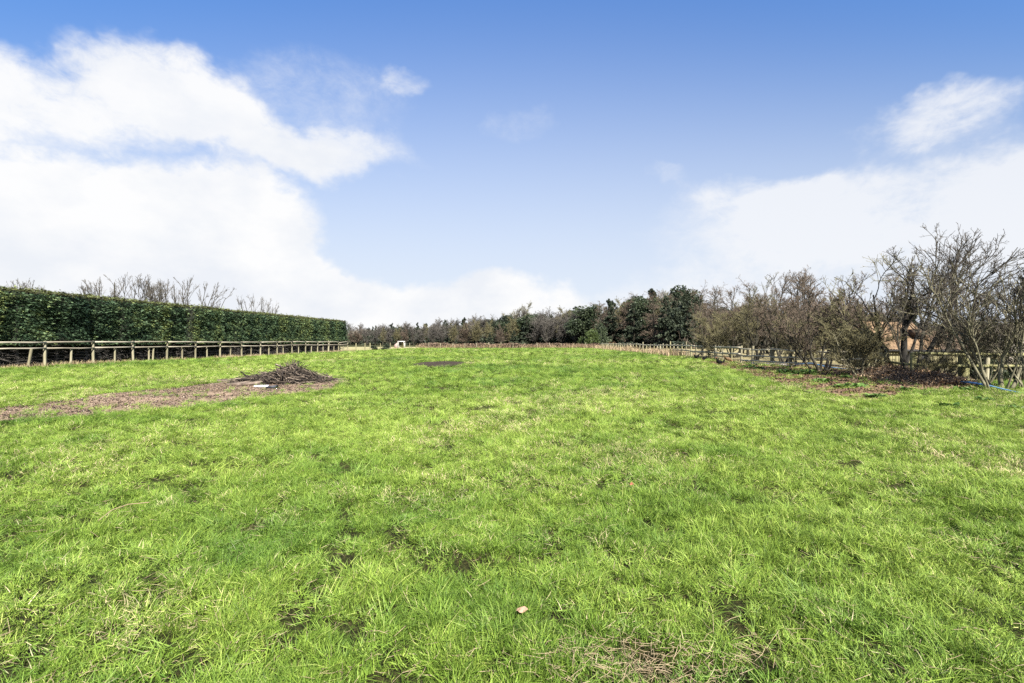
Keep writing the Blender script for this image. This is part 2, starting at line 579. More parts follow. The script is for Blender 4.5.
M['roof_edge'] = solid('dark_roof_edge', [(0.3, (0.014, 0.014, 0.014)), (0.7, (0.045, 0.042, 0.038))], 4, 4, 0.8)
M['boards'] = solid('pale_shed_boards', [(0.25, (0.11, 0.10, 0.05)), (0.55, (0.21, 0.19, 0.105)), (0.8, (0.31, 0.28, 0.175))], 4, 5, 0.85, (4, 4, .4), bump=.2)
M['dark'] = solid('opening_shade', [(0.3, (0.008, 0.008, 0.008)), (0.7, (0.02, 0.019, 0.017))], 4)  # near-black colour for the shade in an opening
M['pale'] = solid('pale_weathered_sheet', [(0.3, (0.28, 0.25, 0.22)), (0.7, (0.42, 0.38, 0.34))], 4, 5, 0.7)
M['pink'] = solid('faded_pink_panel', [(0.3, (0.26, 0.17, 0.15)), (0.7, (0.36, 0.26, 0.23))], 4, 5, 0.7)


def soil_mat(name, stops, scale):
    m, nt, out = new_mat(name)
    n = nz(nt, scale, 8, 0.7)
    n2 = nz(nt, scale * 0.12, 3, 0.5)
    c = ramp(nt, stops, n)
    c = mixc(nt, 0.75, c, ramp(nt, [(0.35, (0.7, 0.68, 0.66)), (0.65, (1.2, 1.2, 1.2))], n2), 'MULTIPLY')
    p = nt.nodes.new('ShaderNodeBsdfPrincipled')
    p.inputs['Roughness'].default_value = 0.95
    p.inputs['Specular IOR Level'].default_value = 0.1
    nt.links.new(c, p.inputs['Base Color'])
    b = nt.nodes.new('ShaderNodeBump')
    b.inputs['Strength'].default_value = 0.9
    b.inputs['Distance'].default_value = 0.04
    nt.links.new(n, b.inputs['Height'])
    nt.links.new(b.outputs[0], p.inputs['Normal'])
    nt.links.new(p.outputs[0], out.inputs[0])
    return m


M['soil'] = soil_mat('bare_brown_soil', [(0.3, (0.105, 0.073, 0.052)), (0.5, (0.195, 0.142, 0.098)), (0.7, (0.29, 0.220, 0.160))], 7)
M['soil_dark'] = soil_mat('dark_wet_soil', [(0.3, (0.014, 0.010, 0.007)), (0.5, (0.036, 0.027, 0.019)), (0.7, (0.085, 0.064, 0.045))], 5)
M['soil_red'] = soil_mat('red_brown_soil', [(0.3, (0.065, 0.038, 0.024)), (0.5, (0.15, 0.096, 0.062)), (0.7, (0.26, 0.18, 0.12))], 6)
M['soil_pale'] = soil_mat('pale_dry_turf', [(0.3, (0.17, 0.16, 0.07)), (0.5, (0.27, 0.25, 0.12)), (0.7, (0.37, 0.31, 0.19))], 4)
M['pasture'] = soil_mat('pale_straw_pasture', [(0.3, (0.13, 0.115, 0.055)), (0.5, (0.22, 0.19, 0.095)), (0.7, (0.33, 0.28, 0.165))], 2)


def ground_material():
    m, nt, out = new_mat('field_turf')
    a, b, c = nz(nt, 45.0, 8, 0.75), nz(nt, 0.45, 5, 0.6), nz(nt, 1.9, 6, 0.65, stretch=(1, .6, 1))
    c1 = ramp(nt, [(0.36, (0.008, 0.009, 0.004)), (0.5, (0.026, 0.030, 0.009)), (0.62, (0.070, 0.066, 0.024)), (0.72, (0.15, 0.12, 0.06))], a)
    c2 = ramp(nt, [(0.35, (0.75, 0.82, 0.75)), (0.65, (1.3, 1.18, 1.15))], b)
    c3 = ramp(nt, [(0.32, (0.65, 0.72, 0.65)), (0.6, (1.15, 1.1, 1.1))], c)
    col = mixc(nt, 1.0, mixc(nt, 1.0, c1, c2, 'MULTIPLY'), c3, 'MULTIPLY')
    p = nt.nodes.new('ShaderNodeBsdfPrincipled')
    p.inputs['Roughness'].default_value = 0.9
    p.inputs['Specular IOR Level'].default_value = 0.1
    nt.links.new(col, p.inputs['Base Color'])
    bp = nt.nodes.new('ShaderNodeBump')
    bp.inputs['Strength'].default_value = 0.8
    bp.inputs['Distance'].default_value = 0.05
    nt.links.new(a, bp.inputs['Height'])
    nt.links.new(bp.outputs[0], p.inputs['Normal'])
    nt.links.new(p.outputs[0], out.inputs[0])
    return m


M['turf'] = ground_material()

# ------------------------------------------------------------------ ground
def axis(lo, hi, fine_lo, fine_hi, step, growth=1.12):
    mid = list(np.arange(fine_lo, fine_hi + 1e-6, step))
    s, x, right = step, fine_hi, []
    while x < hi:
        s *= growth
        x += s
        right.append(min(x, hi))
    s, x, left = step, fine_lo, []
    while x > lo:
        s *= growth
        x -= s
        left.append(max(x, lo))
    return np.array(left[::-1] + mid + right)


def grid_mesh(name, xs, ys, mat, lift=0.0):
    X, Y = np.meshgrid(xs, ys)
    Z = ground_h(X, Y) + lift
    nx, ny = len(xs), len(ys)
    i = (np.arange(ny - 1)[:, None] * nx + np.arange(nx - 1)[None]).ravel()
    return mesh_np(name, np.stack([X, Y, Z], -1), [np.stack([i, i + 1, i + nx + 1, i + nx], 1)], mat, smooth_shade=True)


xs = axis(-2500, 2500, -11, 11, 0.09, 1.05)
ys = axis(-400, 3500, 0, 11, 0.09, 1.05)
tag(obj('ground', grid_mesh('ground', xs, ys, M['turf'])), kind='structure')

PATCHES = []          # (polygon, keep) -> the grass thins out over these


def inside(poly, x, y):
    poly = np.asarray(poly)
    c = np.zeros(np.shape(x), bool)
    j = len(poly) - 1
    for i in range(len(poly)):
        xi, yi = poly[i]
        xj, yj = poly[j]
        with np.errstate(divide='ignore', invalid='ignore'):
            c ^= ((yi > y) != (yj > y)) & (x < (xj - xi) * (y - yi) / (yj - yi + 1e-12) + xi)
        j = i
    return c


def patch(name, poly, mat, lift, step=0.3, rough=0.5, keep=0.1, seed=0):
    """a ragged sheet a few mm above the ground, its outline worn by noise"""
    poly = np.array(poly, float)
    PATCHES.append((poly, rough, keep, seed))
    x0, y0 = poly.min(0) - rough - .3
    x1, y1 = poly.max(0) + rough + .3
    xs_, ys_ = np.arange(x0, x1, step), np.arange(y0, y1, step)
    X, Y = np.meshgrid(xs_, ys_)
    ox = (fbm(X * .9 + 9, Y * .9, 50 + seed, 4) - .5) * 4 * rough
    oy = (fbm(X * .9, Y * .9 + 5, 70 + seed, 4) - .5) * 4 * rough
    ins = inside(poly, X + ox, Y + oy)
    nx = len(xs_)
    cell = ins[:-1, :-1] & ins[1:, :-1] & ins[:-1, 1:] & ins[1:, 1:]
    jj, ii = np.nonzero(cell)
    i = jj * nx + ii
    F = np.stack([i, i + 1, i + nx + 1, i + nx], 1)
    Z = ground_h(X, Y) + lift
    used, inv = np.unique(F, return_inverse=True)
    V = np.stack([X, Y, Z], -1).reshape(-1, 3)[used]
    V[:, :2] += rng.normal(0, step * .12, (len(V), 2))
    o = obj(name, mesh_np(name, V, [inv.reshape(-1, 4)], mat, smooth_shade=True))
    return tag(o, kind='structure')


def pix_poly(pts):
    return [at(*p) for p in pts]


SOIL_L = pix_poly([(-60, 411), (0, 408), (60, 402), (150, 391.5), (225, 383.5), (290, 379), (338, 381.5), (350, 384), (330, 390),
                   (290, 396), (250, 403), (190, 410.5), (100, 416), (0, 421), (-60, 424)])
patch('soil_patch', SOIL_L, M['soil'], 0.012, 0.16, 0.28, 0.05, 1)
MUD = pix_poly([(411, 364.9), (425, 362.6), (445, 362.0), (466, 362.6), (468, 364.0), (458, 367.2), (438, 368.6), (418, 367.8)])
patch('mud_patch', MUD, M['soil_dark'], 0.05, 0.12, 0.1, 0.0, 2)
patch('worn_turf', pix_poly([(455, 363.6), (480, 361.6), (500, 361.2), (484, 363), (466, 364.2)]), M['soil'], 0.02, 0.15, 0.1, 0.3, 3)
patch('worn_turf', pix_poly([(294, 361.6), (320, 359.6), (352, 358.4), (356, 359.6), (330, 361.2), (305, 362.6)]), M['soil_pale'], 0.02, 0.2, 0.25, 0.35, 4)
SOIL_R = pix_poly([(700, 361.5), (735, 363), (756, 366), (790, 367), (830, 367), (880, 371), (935, 380), (975, 386), (965, 392), (925, 393), (905, 399),
                   (880, 402), (845, 397), (815, 390), (780, 386), (755, 378), (725, 368)])
patch('soil_patch', SOIL_R, M['soil_red'], 0.014, 0.16, 0.3, 0.12, 5)
patch('worn_turf', pix_poly([(985, 432), (1030, 424), (1060, 430), (1030, 441), (1000, 440)]), M['soil_pale'], 0.012, 0.1, 0.15, 0.55, 6)
# beyond the right fence the ground is pale straw; beyond the left corner pale green
FENCE_R = np.array([(14.75, 17.85), (16.2, 21), (17.6, 24), (18.05, 25.8), (17.0, 29.3), (16.1, 32.5),
                    (16.1, 36), (16.3, 40), (16.5, 44), (17.1, 52), (17.7, 60), (17.2, 76), (17.6, 88), (18, 99)])
patch('dry_pasture', [(p[0] + .9, p[1]) for p in FENCE_R[1:]] + [(60, 99), (60, 18.3), (15.4, 18.4)], M['pasture'], 0.02, 0.8, 0.3, 1, 7)
patch('dry_pasture', [(-31, 74), (-26, 72), (-19.5, 106), (-10, 108), (-20, 135), (-70, 135), (-60, 80)], M['soil_pale'], 0.02, 0.8, 0.4, 1, 8)


def fence_r_x(y):
    return np.where(np.asarray(y) < 17.5, 30.0, np.interp(y, FENCE_R[:, 1], FENCE_R[:, 0]))


def fence_l_x(y):
    return -29.85 + 0.0845 * np.asarray(y)


# ------------------------------------------------------------------ grass
def blade_tuft(seed, n, rad, hmin, hmax, lean, width, dry, segs=3):
    r = np.random.default_rng(seed)
    a = r.uniform(0, 2 * math.pi, n)
    q = rad * np.sqrt(r.uniform(0, 1, n))
    base = np.stack([q * np.cos(a), q * np.sin(a), np.full(n, -.012)], 1)
    h = r.uniform(hmin, hmax, n)
    yaw = a + r.normal(0, 1.0, n)
    out = np.stack([np.cos(yaw), np.sin(yaw), np.zeros(n)], 1)
    bend = np.abs(r.normal(lean, lean * .5, n))
    side = np.stack([-np.sin(yaw + r.normal(0, .6, n)), np.cos(yaw), np.zeros(n)], 1)
    side = nrm(side)
    w = width * r.uniform(.6, 1.25, n)
    V = []
    for k in range(segs):
        t = k / (segs - 0.0)
        ctr = base + np.array([0, 0, 1.0]) * (h * (t - .35 * bend * t * t))[:, None] + out * (h * bend * t * t)[:, None]
        ww = w * (1 - .55 * t) / 2
        V += [ctr - side * ww[:, None], ctr + side * ww[:, None]]
    t = 1.0
    tip = base + np.array([0, 0, 1.0]) * (h * (t - .4 * bend))[:, None] + out * (h * bend * 1.05)[:, None]
    V.append(tip)
    V = np.stack(V, 1)                     # n, 2*segs+1, 3
    m = 2 * segs + 1
    b = (np.arange(n) * m)[:, None]
    quads = [b + np.array([[2 * k, 2 * k + 1, 2 * k + 3, 2 * k + 2]]) for k in range(segs - 1)]
    tris = b + np.array([[2 * segs - 2, 2 * segs - 1, 2 * segs]])
    tint = np.clip(r.normal(.42, .17, n), 0, .8)
    dm = r.uniform(0, 1, n) < dry
    tint[dm] = r.uniform(.82, 1.0, dm.sum())
    return mesh_np('grass_tuft', V.reshape(-1, 3), [np.concatenate(quads), tris], M['grass'], np.repeat(tint, m))


tufts = bpy.data.collections.new('tuft_kinds')
specs = [(85, .075, .022, .060, .8, .0042, .03), (85, .065, .03, .075, .9, .0044, .02), (80, .062, .035, .088, .95, .0046, .03),
         (75, .080, .03, .070, 1.2, .0044, .06), (70, .066, .04, .10, 1.1, .0050, .02), (80, .10, .02, .055, 1.3, .0042, .42),
         (70, .10, .02, .048, 1.1, .0042, .12)]
for i, s in enumerate(specs):
    o = bpy.data.objects.new('tuft_kind_%d' % i, blade_tuft(100 + i, *s))
    tufts.objects.link(o)


def scatter_group(coll):
    ng = bpy.data.node_groups.new('scatter', 'GeometryNodeTree')
    ng.interface.new_socket('Geometry', in_out='INPUT', socket_type='NodeSocketGeometry')
    ng.interface.new_socket('Geometry', in_out='OUTPUT', socket_type='NodeSocketGeometry')
    N, L = ng.nodes, ng.links
    gi, go = N.new('NodeGroupInput'), N.new('NodeGroupOutput')
    ci = N.new('GeometryNodeCollectionInfo')
    ci.inputs['Collection'].default_value = coll
    ci.inputs['Separate Children'].default_value = True
    ci.inputs['Reset Children'].default_value = True
    ip = N.new('GeometryNodeInstanceOnPoints')
    ip.inputs['Pick Instance'].default_value = True

    def na(nm, t):
        n = N.new('GeometryNodeInputNamedAttribute')
        n.data_type = t
        n.inputs['Name'].default_value = nm
        return n.outputs['Attribute']
    L.new(gi.outputs[0], ip.inputs['Points'])
    L.new(ci.outputs[0], ip.inputs['Instance'])
    L.new(na('kind_index', 'INT'), ip.inputs['Instance Index'])
    L.new(na('rot', 'FLOAT_VECTOR'), ip.inputs['Rotation'])
    L.new(na('scl', 'FLOAT_VECTOR'), ip.inputs['Scale'])
    L.new(ip.outputs[0], go.inputs[0])
    return ng


GN = scatter_group(tufts)


def patch_keep(x, y):
    k = np.ones(len(x))
    for poly, rough, keep, seed in PATCHES:
        ox = (fbm(x * .9 + 9, y * .9, 50 + seed, 4) - .5) * 4 * rough
        oy = (fbm(x * .9, y * .9 + 5, 70 + seed, 4) - .5) * 4 * rough
        ins = inside(poly, x + ox, y + oy)
        k = np.where(ins, np.minimum(k, keep), k)
    return k


def grass_points():
    P = []
    for y0, y1, dens, sc_ in ((1.2, 4.5, 560, 1.0), (4.5, 8, 350, 1.1), (8, 14, 180, 1.3), (14, 26, 75, 1.7), (26, 50, 29, 2.3), (50, 103, 10, 3.2)):
        xa, xb = max(-1.3 * y1 - 3.5, -31), min(1.3 * y1 + 3.5, 22)
        n = int((xb - xa) * (y1 - y0) * dens)
        x, y = rng.uniform(xa, xb, n), rng.uniform(y0, y1, n)
        lim = 1.3 * y + 3.5
        keep = (np.abs(x) < lim) & (x > fence_l_x(y) + .1) & (x < fence_r_x(y) + .2) & (y < 102)
        x, y = x[keep], y[keep]
        P.append((x, y, np.full(len(x), sc_)))
    x, y, s = [np.concatenate(c) for c in zip(*P)]
    hole = fbm(x * 1.1, y * 1.1, 201, 4)
    # tussocks: blades crowd round a centre and lean away from it, darker gaps between
    cell = np.where(y < 8, .30, np.where(y < 14, .38, np.where(y < 26, .55, .95)))
    wx, wy = x + .10 * (fbm(x * 5, y * 5, 231, 2) - .5), y + .10 * (fbm(x * 5 + 7, y * 5, 233, 2) - .5)
    best, tx, ty = np.full(len(x), 9.0), np.zeros(len(x)), np.zeros(len(x))
    for di in (-1, 0, 1):
        for dj in (-1, 0, 1):
            ci, cj = np.floor(wx / cell) + di, np.floor(wy / cell) + dj
            fx = (ci + _h2(ci, cj, 241)) * cell
            fy = (cj + _h2(ci, cj, 243)) * cell
            dd = np.hypot(wx - fx, wy - fy) / cell * (.8 + .5 * _h2(ci, cj, 247))
            m = dd < best
            best, tx, ty = np.where(m, dd, best), np.where(m, wx - fx, tx), np.where(m, wy - fy, ty)
    gap = 1 - smooth(.30, .72, best)
    k = patch_keep(x, y) * np.maximum(np.where(hole < .29, .6, 1.0) * (.16 + .84 * gap), np.where(y < 9, .25, .26))
    keep = rng.uniform(0, 1, len(x)) < k
    x, y, s, hole = x[keep], y[keep], s[keep], hole[keep]
    n = len(x)
    dist = np.hypot(x, y)
    hgt = fbm(x * .8, y * .8, 301, 4)                 # long and short sward
    tall = smooth(.38, .66, hgt)
    dry = smooth(.58, .76, fbm(x * .33 + 3, y * .33, 401, 4)) * .8 + smooth(.62, .75, fbm(x * 1.5, y * 1.5, 451, 3)) * .6
    dry = dry + 1.2 * np.exp(-((x - .58) / .34) ** 2 - ((y - 2.22) / .14) ** 2)
    idx = np.where(rng.uniform(0, 1, n) < tall * .75, rng.integers(1, 5, n), rng.choice([0, 0, 1, 3, 6], n))
    idx = np.where(rng.uniform(0, 1, n) < dry * .75, rng.choice([5, 6], n), idx)
    lean_dir = fbm(x * .35, y * .35, 501, 3) * 4 * math.pi + rng.normal(0, .5, n)
    tilt = np.abs(rng.normal(.14, .12, n))
    yaw = rng.uniform(0, 2 * math.pi, n)
    tx, ty, best, cell = tx[keep], ty[keep], best[keep], cell[keep]
    push = np.minimum(np.hypot(tx, ty) / cell * 1.5, .75) / np.maximum(np.hypot(tx, ty), 1e-6)
    rot = np.stack([tilt * np.cos(lean_dir) - ty * push, tilt * np.sin(lean_dir) + tx * push, yaw], 1)
    hs = np.where(hole < .30, .75, 1.0) * (.62 + .62 * gap[keep]) * (.60 + .62 * tall) * rng.uniform(.75, 1.25, n)
    hz_ = hs * np.minimum(1.0 + (s - 1) * .25, 1.5)
    scl = np.stack([s * rng.uniform(.85, 1.2, n), s * rng.uniform(.85, 1.2, n), hz_], 1)
    tone = np.clip(.5 + (fbm(x * .12, y * .12, 601, 4) - .5) * 1.2 + (fbm(x * 1.1, y * 1.1, 651, 3) - .5) * 1.1 + rng.normal(0, .10, n) + .10 * (gap[keep] - .5), 0, 1)
    z = ground_h(x, y)
    me = bpy.data.meshes.new('grass')
    me.vertices.add(n)
    me.vertices.foreach_set('co', np.stack([x, y, z], 1).astype(np.float32).ravel())
    for nm, t, v in (('kind_index', 'INT', idx.astype(np.int32)), ('tone', 'FLOAT', tone.astype(np.float32))):
        a = me.attributes.new(nm, t, 'POINT')
        a.data.foreach_set('value', v)
    for nm, v in (('rot', rot), ('scl', scl)):
        a = me.attributes.new(nm, 'FLOAT_VECTOR', 'POINT')
        a.data.foreach_set('vector', v.astype(np.float32).ravel())
    me.materials.append(M['grass'])
    o = obj('grass', me)
    md = o.modifiers.new('scatter', 'NODES')
    md.node_group = GN
    tag(o, 'short bright green grass growing all over the open field', 'grass', kind='stuff')
    print('grass tufts', n)


grass_points()


def straw_strip(name, label, path, width, dens, hmin, hmax, seed, tmean=.5, kind='stuff', matname='straw'):
    """dry tall grass along a line, one mesh"""
    r = np.random.default_rng(seed)
    path = np.array(path, float)
    seg = np.linalg.norm(np.diff(path, axis=0), axis=1)
    cum = np.concatenate([[0], np.cumsum(seg)])
    n = int(cum[-1] * width * dens)
    s = r.uniform(0, cum[-1], n)
    x = np.interp(s, cum, path[:, 0])
    y = np.interp(s, cum, path[:, 1])
    x = x + r.normal(0, width * .4, n)
    y = y + r.normal(0, width * .25, n)
    mod = fbm(s * .45, s * 0 + seed, seed, 3)
    keep = r.uniform(0, 1, n) < smooth(.28, .55, mod) * .85 + .15
    x, y, mod = x[keep], y[keep], mod[keep]
    n = len(x)
    h = r.uniform(hmin, hmax, n) * (.5 + mod)
    yaw = r.uniform(0, 2 * math.pi, n)
    ln = r.uniform(.1, .8, n)
    base = np.stack([x, y, ground_h(x, y)], 1)
    out = np.stack([np.cos(yaw), np.sin(yaw), 0 * yaw], 1)
    sd = np.stack([-np.sin(yaw), np.cos(yaw), 0 * yaw], 1)
    w = r.uniform(.003, .007, n)[:, None] * (1 if hmax < .8 else 3.2)
    mid = base + out * (h * ln * .3)[:, None] + np.array([0, 0, 1]) * (h * .6)[:, None]
    tip = base + out * (h * ln)[:, None] + np.array([0, 0, 1]) * (h * (1 - .3 * ln))[:, None]
    V = np.stack([base - sd * w, base + sd * w, mid + sd * w, mid - sd * w, tip], 1)
    b = (np.arange(n) * 5)[:, None]
    me = mesh_np(name, V.reshape(-1, 3), [b + np.array([[0, 1, 2, 3]]), b + np.array([[3, 2, 4]])], M[matname], np.repeat(np.clip(r.normal(tmean, .25, n), 0, 1), 5))
    return tag(obj(name, me), label, 'dry grass', kind=kind)


lf = lambda y, d=0.0: (float(fence_l_x(y)) + d, y)
straw_strip('dry_grass', 'tan dry grass along the foot of the left post and rail fence', [lf(20, .05), lf(73, .05)], .55, 420, .10, .36, 21, .55)
straw_strip('dry_grass', 'pinkish tan tall dry grass along the far right fence', [(fence_r_x(y) - .7, y) for y in range(47, 100, 3)], 1.5, 60, .4, .95, 22, .5)
straw_strip('dry_grass', 'brown rough grass along the far end of the field', [(19, 101), (5, 104), (-20.5, 105)], 1.6, 45, .5, 1.1, 23, .3)
straw_strip('dry_grass', 'pale dry grass below the near right fence and bare trees', [(22, 17.1), (14.6, 17.5)] + [(float(fence_r_x(y)) - .3, y) for y in np.arange(18, 48, 1.5)], 1.0, 170, .08, .30, 24, .6)


def lying_straw():
    r = np.random.default_rng(26)
    n = 9000
    y = 1.6 + 13 * r.uniform(0, 1, n) ** 1.6
    x = r.uniform(-1, 1, n) * (1.2 * y + 2)
    k = r.uniform(0, 1, n) < smooth(.42, .62, fbm(x * .5, y * .5, 27, 3)) + .12
    x = np.concatenate([x[k], r.normal(.60, .30, 520)])          # and a worn straw-coloured spot
    y = np.concatenate([y[k], r.normal(2.24, .11, 520)])
    n = len(x)
    L_ = r.uniform(.03, .12, n)[:, None]
    yaw, pit = r.uniform(0, 6.28, n), r.normal(0, .25, n)
    dv = np.stack([np.cos(yaw) * np.cos(pit), np.sin(yaw) * np.cos(pit), np.sin(pit)], 1)
    c = np.stack([x, y, ground_h(x, y) + r.uniform(.02, .065, n)], 1)
    P = np.stack([c - dv * L_ / 2, c + r.normal(0, .006, (n, 3)), c + dv * L_ / 2], 1)
    V, F = tube_arrays(P, np.tile([.0010, .0014, .0008], (n, 1)), 3)
    o = obj('dead_grass', mesh_np('dead_grass', V, [F], M['straw'], np.repeat(np.clip(r.normal(.70, .12, n), 0, .8), 9)))
    tag(o, 'loose pale dead stems lying in the near grass', 'dead grass', kind='stuff')


lying_straw()


# ------------------------------------------------------------------ fences
def post_mesh(h, w, seed, lean=(0, 0), roundp=False, mat='post', top_slope=.02):
    r = np.random.default_rng(seed)
    mb = MB()
    n = 8 if roundp else 4
    zs = np.linspace(-.25, h, 5)
    a = np.arange(n) * 2 * math.pi / n + (0 if roundp else math.pi / 4)
    rad = w / 2 * (1 if roundp else 1.3)
    V = []
    for z in zs:
        k = 1 + r.normal(0, .03)
        V.append(np.stack([rad * k * np.cos(a) + lean[0] * z, rad * k * np.sin(a) + lean[1] * z, np.full(n, z)], 1))
    V[-1][:, 2] += top_slope * np.cos(a)
    V = np.concatenate(V)
    i = np.arange(4)[:, None] * n
    k = np.arange(n)[None]
    F = np.stack([i + k, i + (k + 1) % n, i + n + (k + 1) % n, i + n + k], -1).reshape(-1, 4)
    t = r.uniform(.2, .9)
    mb.add(V, [F], t)
    mb.add(V[-n:], [[list(range(n))]], t)
    return mb.mesh('post', M[mat])


def rail_mesh(p, q, hgt, thick, seed, mat='rail'):
    """plank from p to q with a slight sag, relative to the fence"""
    r = np.random.default_rng(seed)
    p, q = np.array(p, float), np.array(q, float)
    d = nrm(q - p)
    s = np.array([-d[1], d[0], 0]) * thick / 2
    up = np.array([0, 0, hgt / 2])
    V = []
    for t in (0, .35, .7, 1):
        c = p + (q - p) * t + np.array([0, 0, r.normal(0, .008) if 0 < t < 1 else 0])
        V += [c - s - up, c + s - up, c + s + up, c - s + up]
    F = []
    for k in range(3):
        b = 4 * k
        F += [[b + j, b + (j + 1) % 4, b + 4 + (j + 1) % 4, b + 4 + j] for j in range(4)]
    F += [[3, 2, 1, 0], [12, 13, 14, 15]]
    mb = MB()
    mb.add(V, [F], r.uniform(.2, .9))
    return mb.mesh('rail', M[mat])


def left_fence():
    root = thing('post_and_rail_fence', 'pale timber fence with two rails running along the clipped hedge', 'fence', (*lf(28.5), 0))
    ox, oy = lf(28.5)
    s = 3.0
    ys_ = [28.5 + s * k for k in range(-4, 15)]
    for k, y in enumerate(ys_):
        x = float(fence_l_x(y))
        thick = y > 63.9 and y < 65
        o = obj('post', post_mesh(1.52 if not thick else 1.6, .13 if not thick else .2, 300 + k, (rng.normal(0, .012), rng.normal(0, .012))), root, (x - ox, y - oy, gh(x, y)))
        if k + 1 < len(ys_):
            y2 = ys_[k + 1]
            x2 = float(fence_l_x(y2))
            g1, g2 = gh(x, y), gh(x2, y2)
            for z, dz in ((1.46, 0), (1.09, rng.normal(0, .02))):
                zz = 1.5 if (z > 1.2 and y > 66 and y < 68) else z
                obj('rail', rail_mesh((x - ox + .085, y - oy + .004, z + g1 + dz - (.12 if z > 1.2 and 66 < y < 68 else 0)), (x2 - ox + .085, y2 - oy - .004, zz + g2 + rng.normal(0, .015)), .10 if z > 1.2 else .085, .045, 400 + 2 * k + (z > 1.2)), root)
            # short intermediate post
            ym = (y + y2) / 2 + rng.normal(0, .12)
            xm = float(fence_l_x(ym))
            lean = (0, 0)
            if abs(y - 25.5) < .1:
                ym, lean = y + 1.95, (.16, .03)
                xm = float(fence_l_x(ym)) + .25
                tag(obj('short_post', post_mesh(1.08, .14, 500 + k, lean, True), root, (xm - ox - .12, ym - oy, gh(xm, ym))), 'leaning short fence post')
                continue
            obj('short_post', post_mesh(1.02, .12, 500 + k, (rng.normal(0, .02), 0), True), root, (xm - ox - .03, ym - oy, gh(xm, ym)))
            if abs(y - 34.5) < .1:
                tag(obj('short_post', post_mesh(1.0, .13, 560 + k, (.05, 0), True), root, (xm - ox, ym - oy + .35, gh(xm, ym))), 'second short post doubled beside another')
    mb = MB()
    for z in (.25, .45, .65, .85):
        y = np.linspace(ys_[0], ys_[-1], 60)
        P = np.stack([fence_l_x(y) - ox - .07, y - oy, z + ground_h(fence_l_x(y), y)], 1)[None]
        mb.tubes(P, np.full((1, 60), .004), 3)
    obj('wire', mb.mesh('wire', M['roof_edge']), root)


left_fence()


def path_points(poly, step):
    poly = np.array(poly, float)
    seg = np.linalg.norm(np.diff(poly, axis=0), axis=1)
    cum = np.concatenate([[0], np.cumsum(seg)])
    s = np.arange(0, cum[-1], step)
    return np.stack([np.interp(s, cum, poly[:, 0]), np.interp(s, cum, poly[:, 1])], 1)


def right_fence():
    root = thing('post_and_rail_fence', 'mossy timber fence with posts and rails beside the bare trees at right', 'fence', (16.1, 32.5, 0))
    ox, oy = 16.1, 32.5
    # near part: hand placed posts, then regular ones
    special = [(21.6, 17.3, 1.15, .15, 'post'), (19.9, 17.35, 1.12, .14, 'post'), (18.4, 17.4, 1.12, .14, 'post'), (17.05, 17.45, 1.02, .15, 'post'), (16.3, 17.5, 1.17, .24, 'algae'), (14.75, 17.85, 1.06, .15, 'algae'),
               (16.2, 21, 1.05, .12, 'post_dark'), (17.6, 24, 1.05, .12, 'post_dark'), (18.05, 25.8, 1.12, .15, 'post_dark'), (17.4, 27.9, 1.1, .12, 'post_dark'), (16.95, 29.5, 1.12, .14, 'post'), (16.6, 30.9, 1.12, .2, 'post'),
               (16.1, 32.5, 1.2, .16, 'post')]
    pts = list(special)
    for (x, y) in path_points([p for p in FENCE_R if p[1] >= 32.5], 1.55)[1:]:
        pts.append((x, y, 1.18 + rng.normal(0, .03), .11 if rng.random() < .8 else .16, 'post' if rng.random() < .7 else 'post_dark'))
    for k, (x, y, h, w, mt) in enumerate(pts):
        extra = .3 if k in (21, 25, 33) else 0
        o = obj('post', post_mesh(h + extra, w, 700 + k, (rng.normal(0, .02), rng.normal(0, .02)), k % 3 == 0 and w < .2, mt), root, (x - ox, y - oy, gh(x, y)))
        if k == 4:
            o['label'] = 'thick square gatepost green with algae'
        if k + 1 < len(pts):
            x2, y2 = pts[k + 1][:2]
            d = nrm(np.array([y2 - y, -(x2 - x)]))
            if y < 17.7:
                d = np.array([0.0, 1.0])
            off = -d * (w / 2 + .03)
            off2 = -d * (pts[k + 1][3] / 2 + .03)
            zs = (1.08, .62) if y > 33 else (.98, .55, .22)
            if y < 17.7:
                zs = (1.03, .62)
            elif y < 24.5:
                zs = (.62,)
            for j, z in enumerate(zs):
                z2 = z + rng.normal(0, .025)
                if y > 50 and j == 1:
                    continue
                obj('rail', rail_mesh((x - ox + off[0], y - oy + off[1], z + gh(x, y)), (x2 - ox + off2[0], y2 - oy + off2[1], z2 + gh(x2, y2)), .09 + (.03 if y > 33 else 0), .04, 800 + 3 * k + j,
                                      'algae' if y < 20 else 'rail_light'), root)
    return root


right_fence()


def far_fence():
    root = thing('wire_fence', 'low fence of small grey posts across the far left of the field', 'fence', (-21, 104, 0))
    ox, oy = -21, 104
    pts = [(fence_l_x(y), y) for y in (73.5, 77, 79.2, 84, 89, 93, 97, 101)] + [(-18 + 2.6 * k, 105 - .08 * k) for k in range(14)]
    for k, (x, y) in enumerate(pts):
        x = float(x)
        obj('post', post_mesh(1.25 + rng.normal(0, .08), .17 if k < 3 else .13, 900 + k, (rng.normal(0, .03), 0), True, 'post_dark' if k < 4 else 'post'), root, (x - ox, y - oy, gh(x, y)))
    mb = MB()
    for z in (.4, .75, 1.1):
        P = np.array([[(float(x) - ox, y - oy, z) for x, y in pts]])
        mb.tubes(P, np.full((1, len(pts)), .008), 3)
    obj('wire', mb.mesh('wire', M['post_dark']), root)


far_fence()


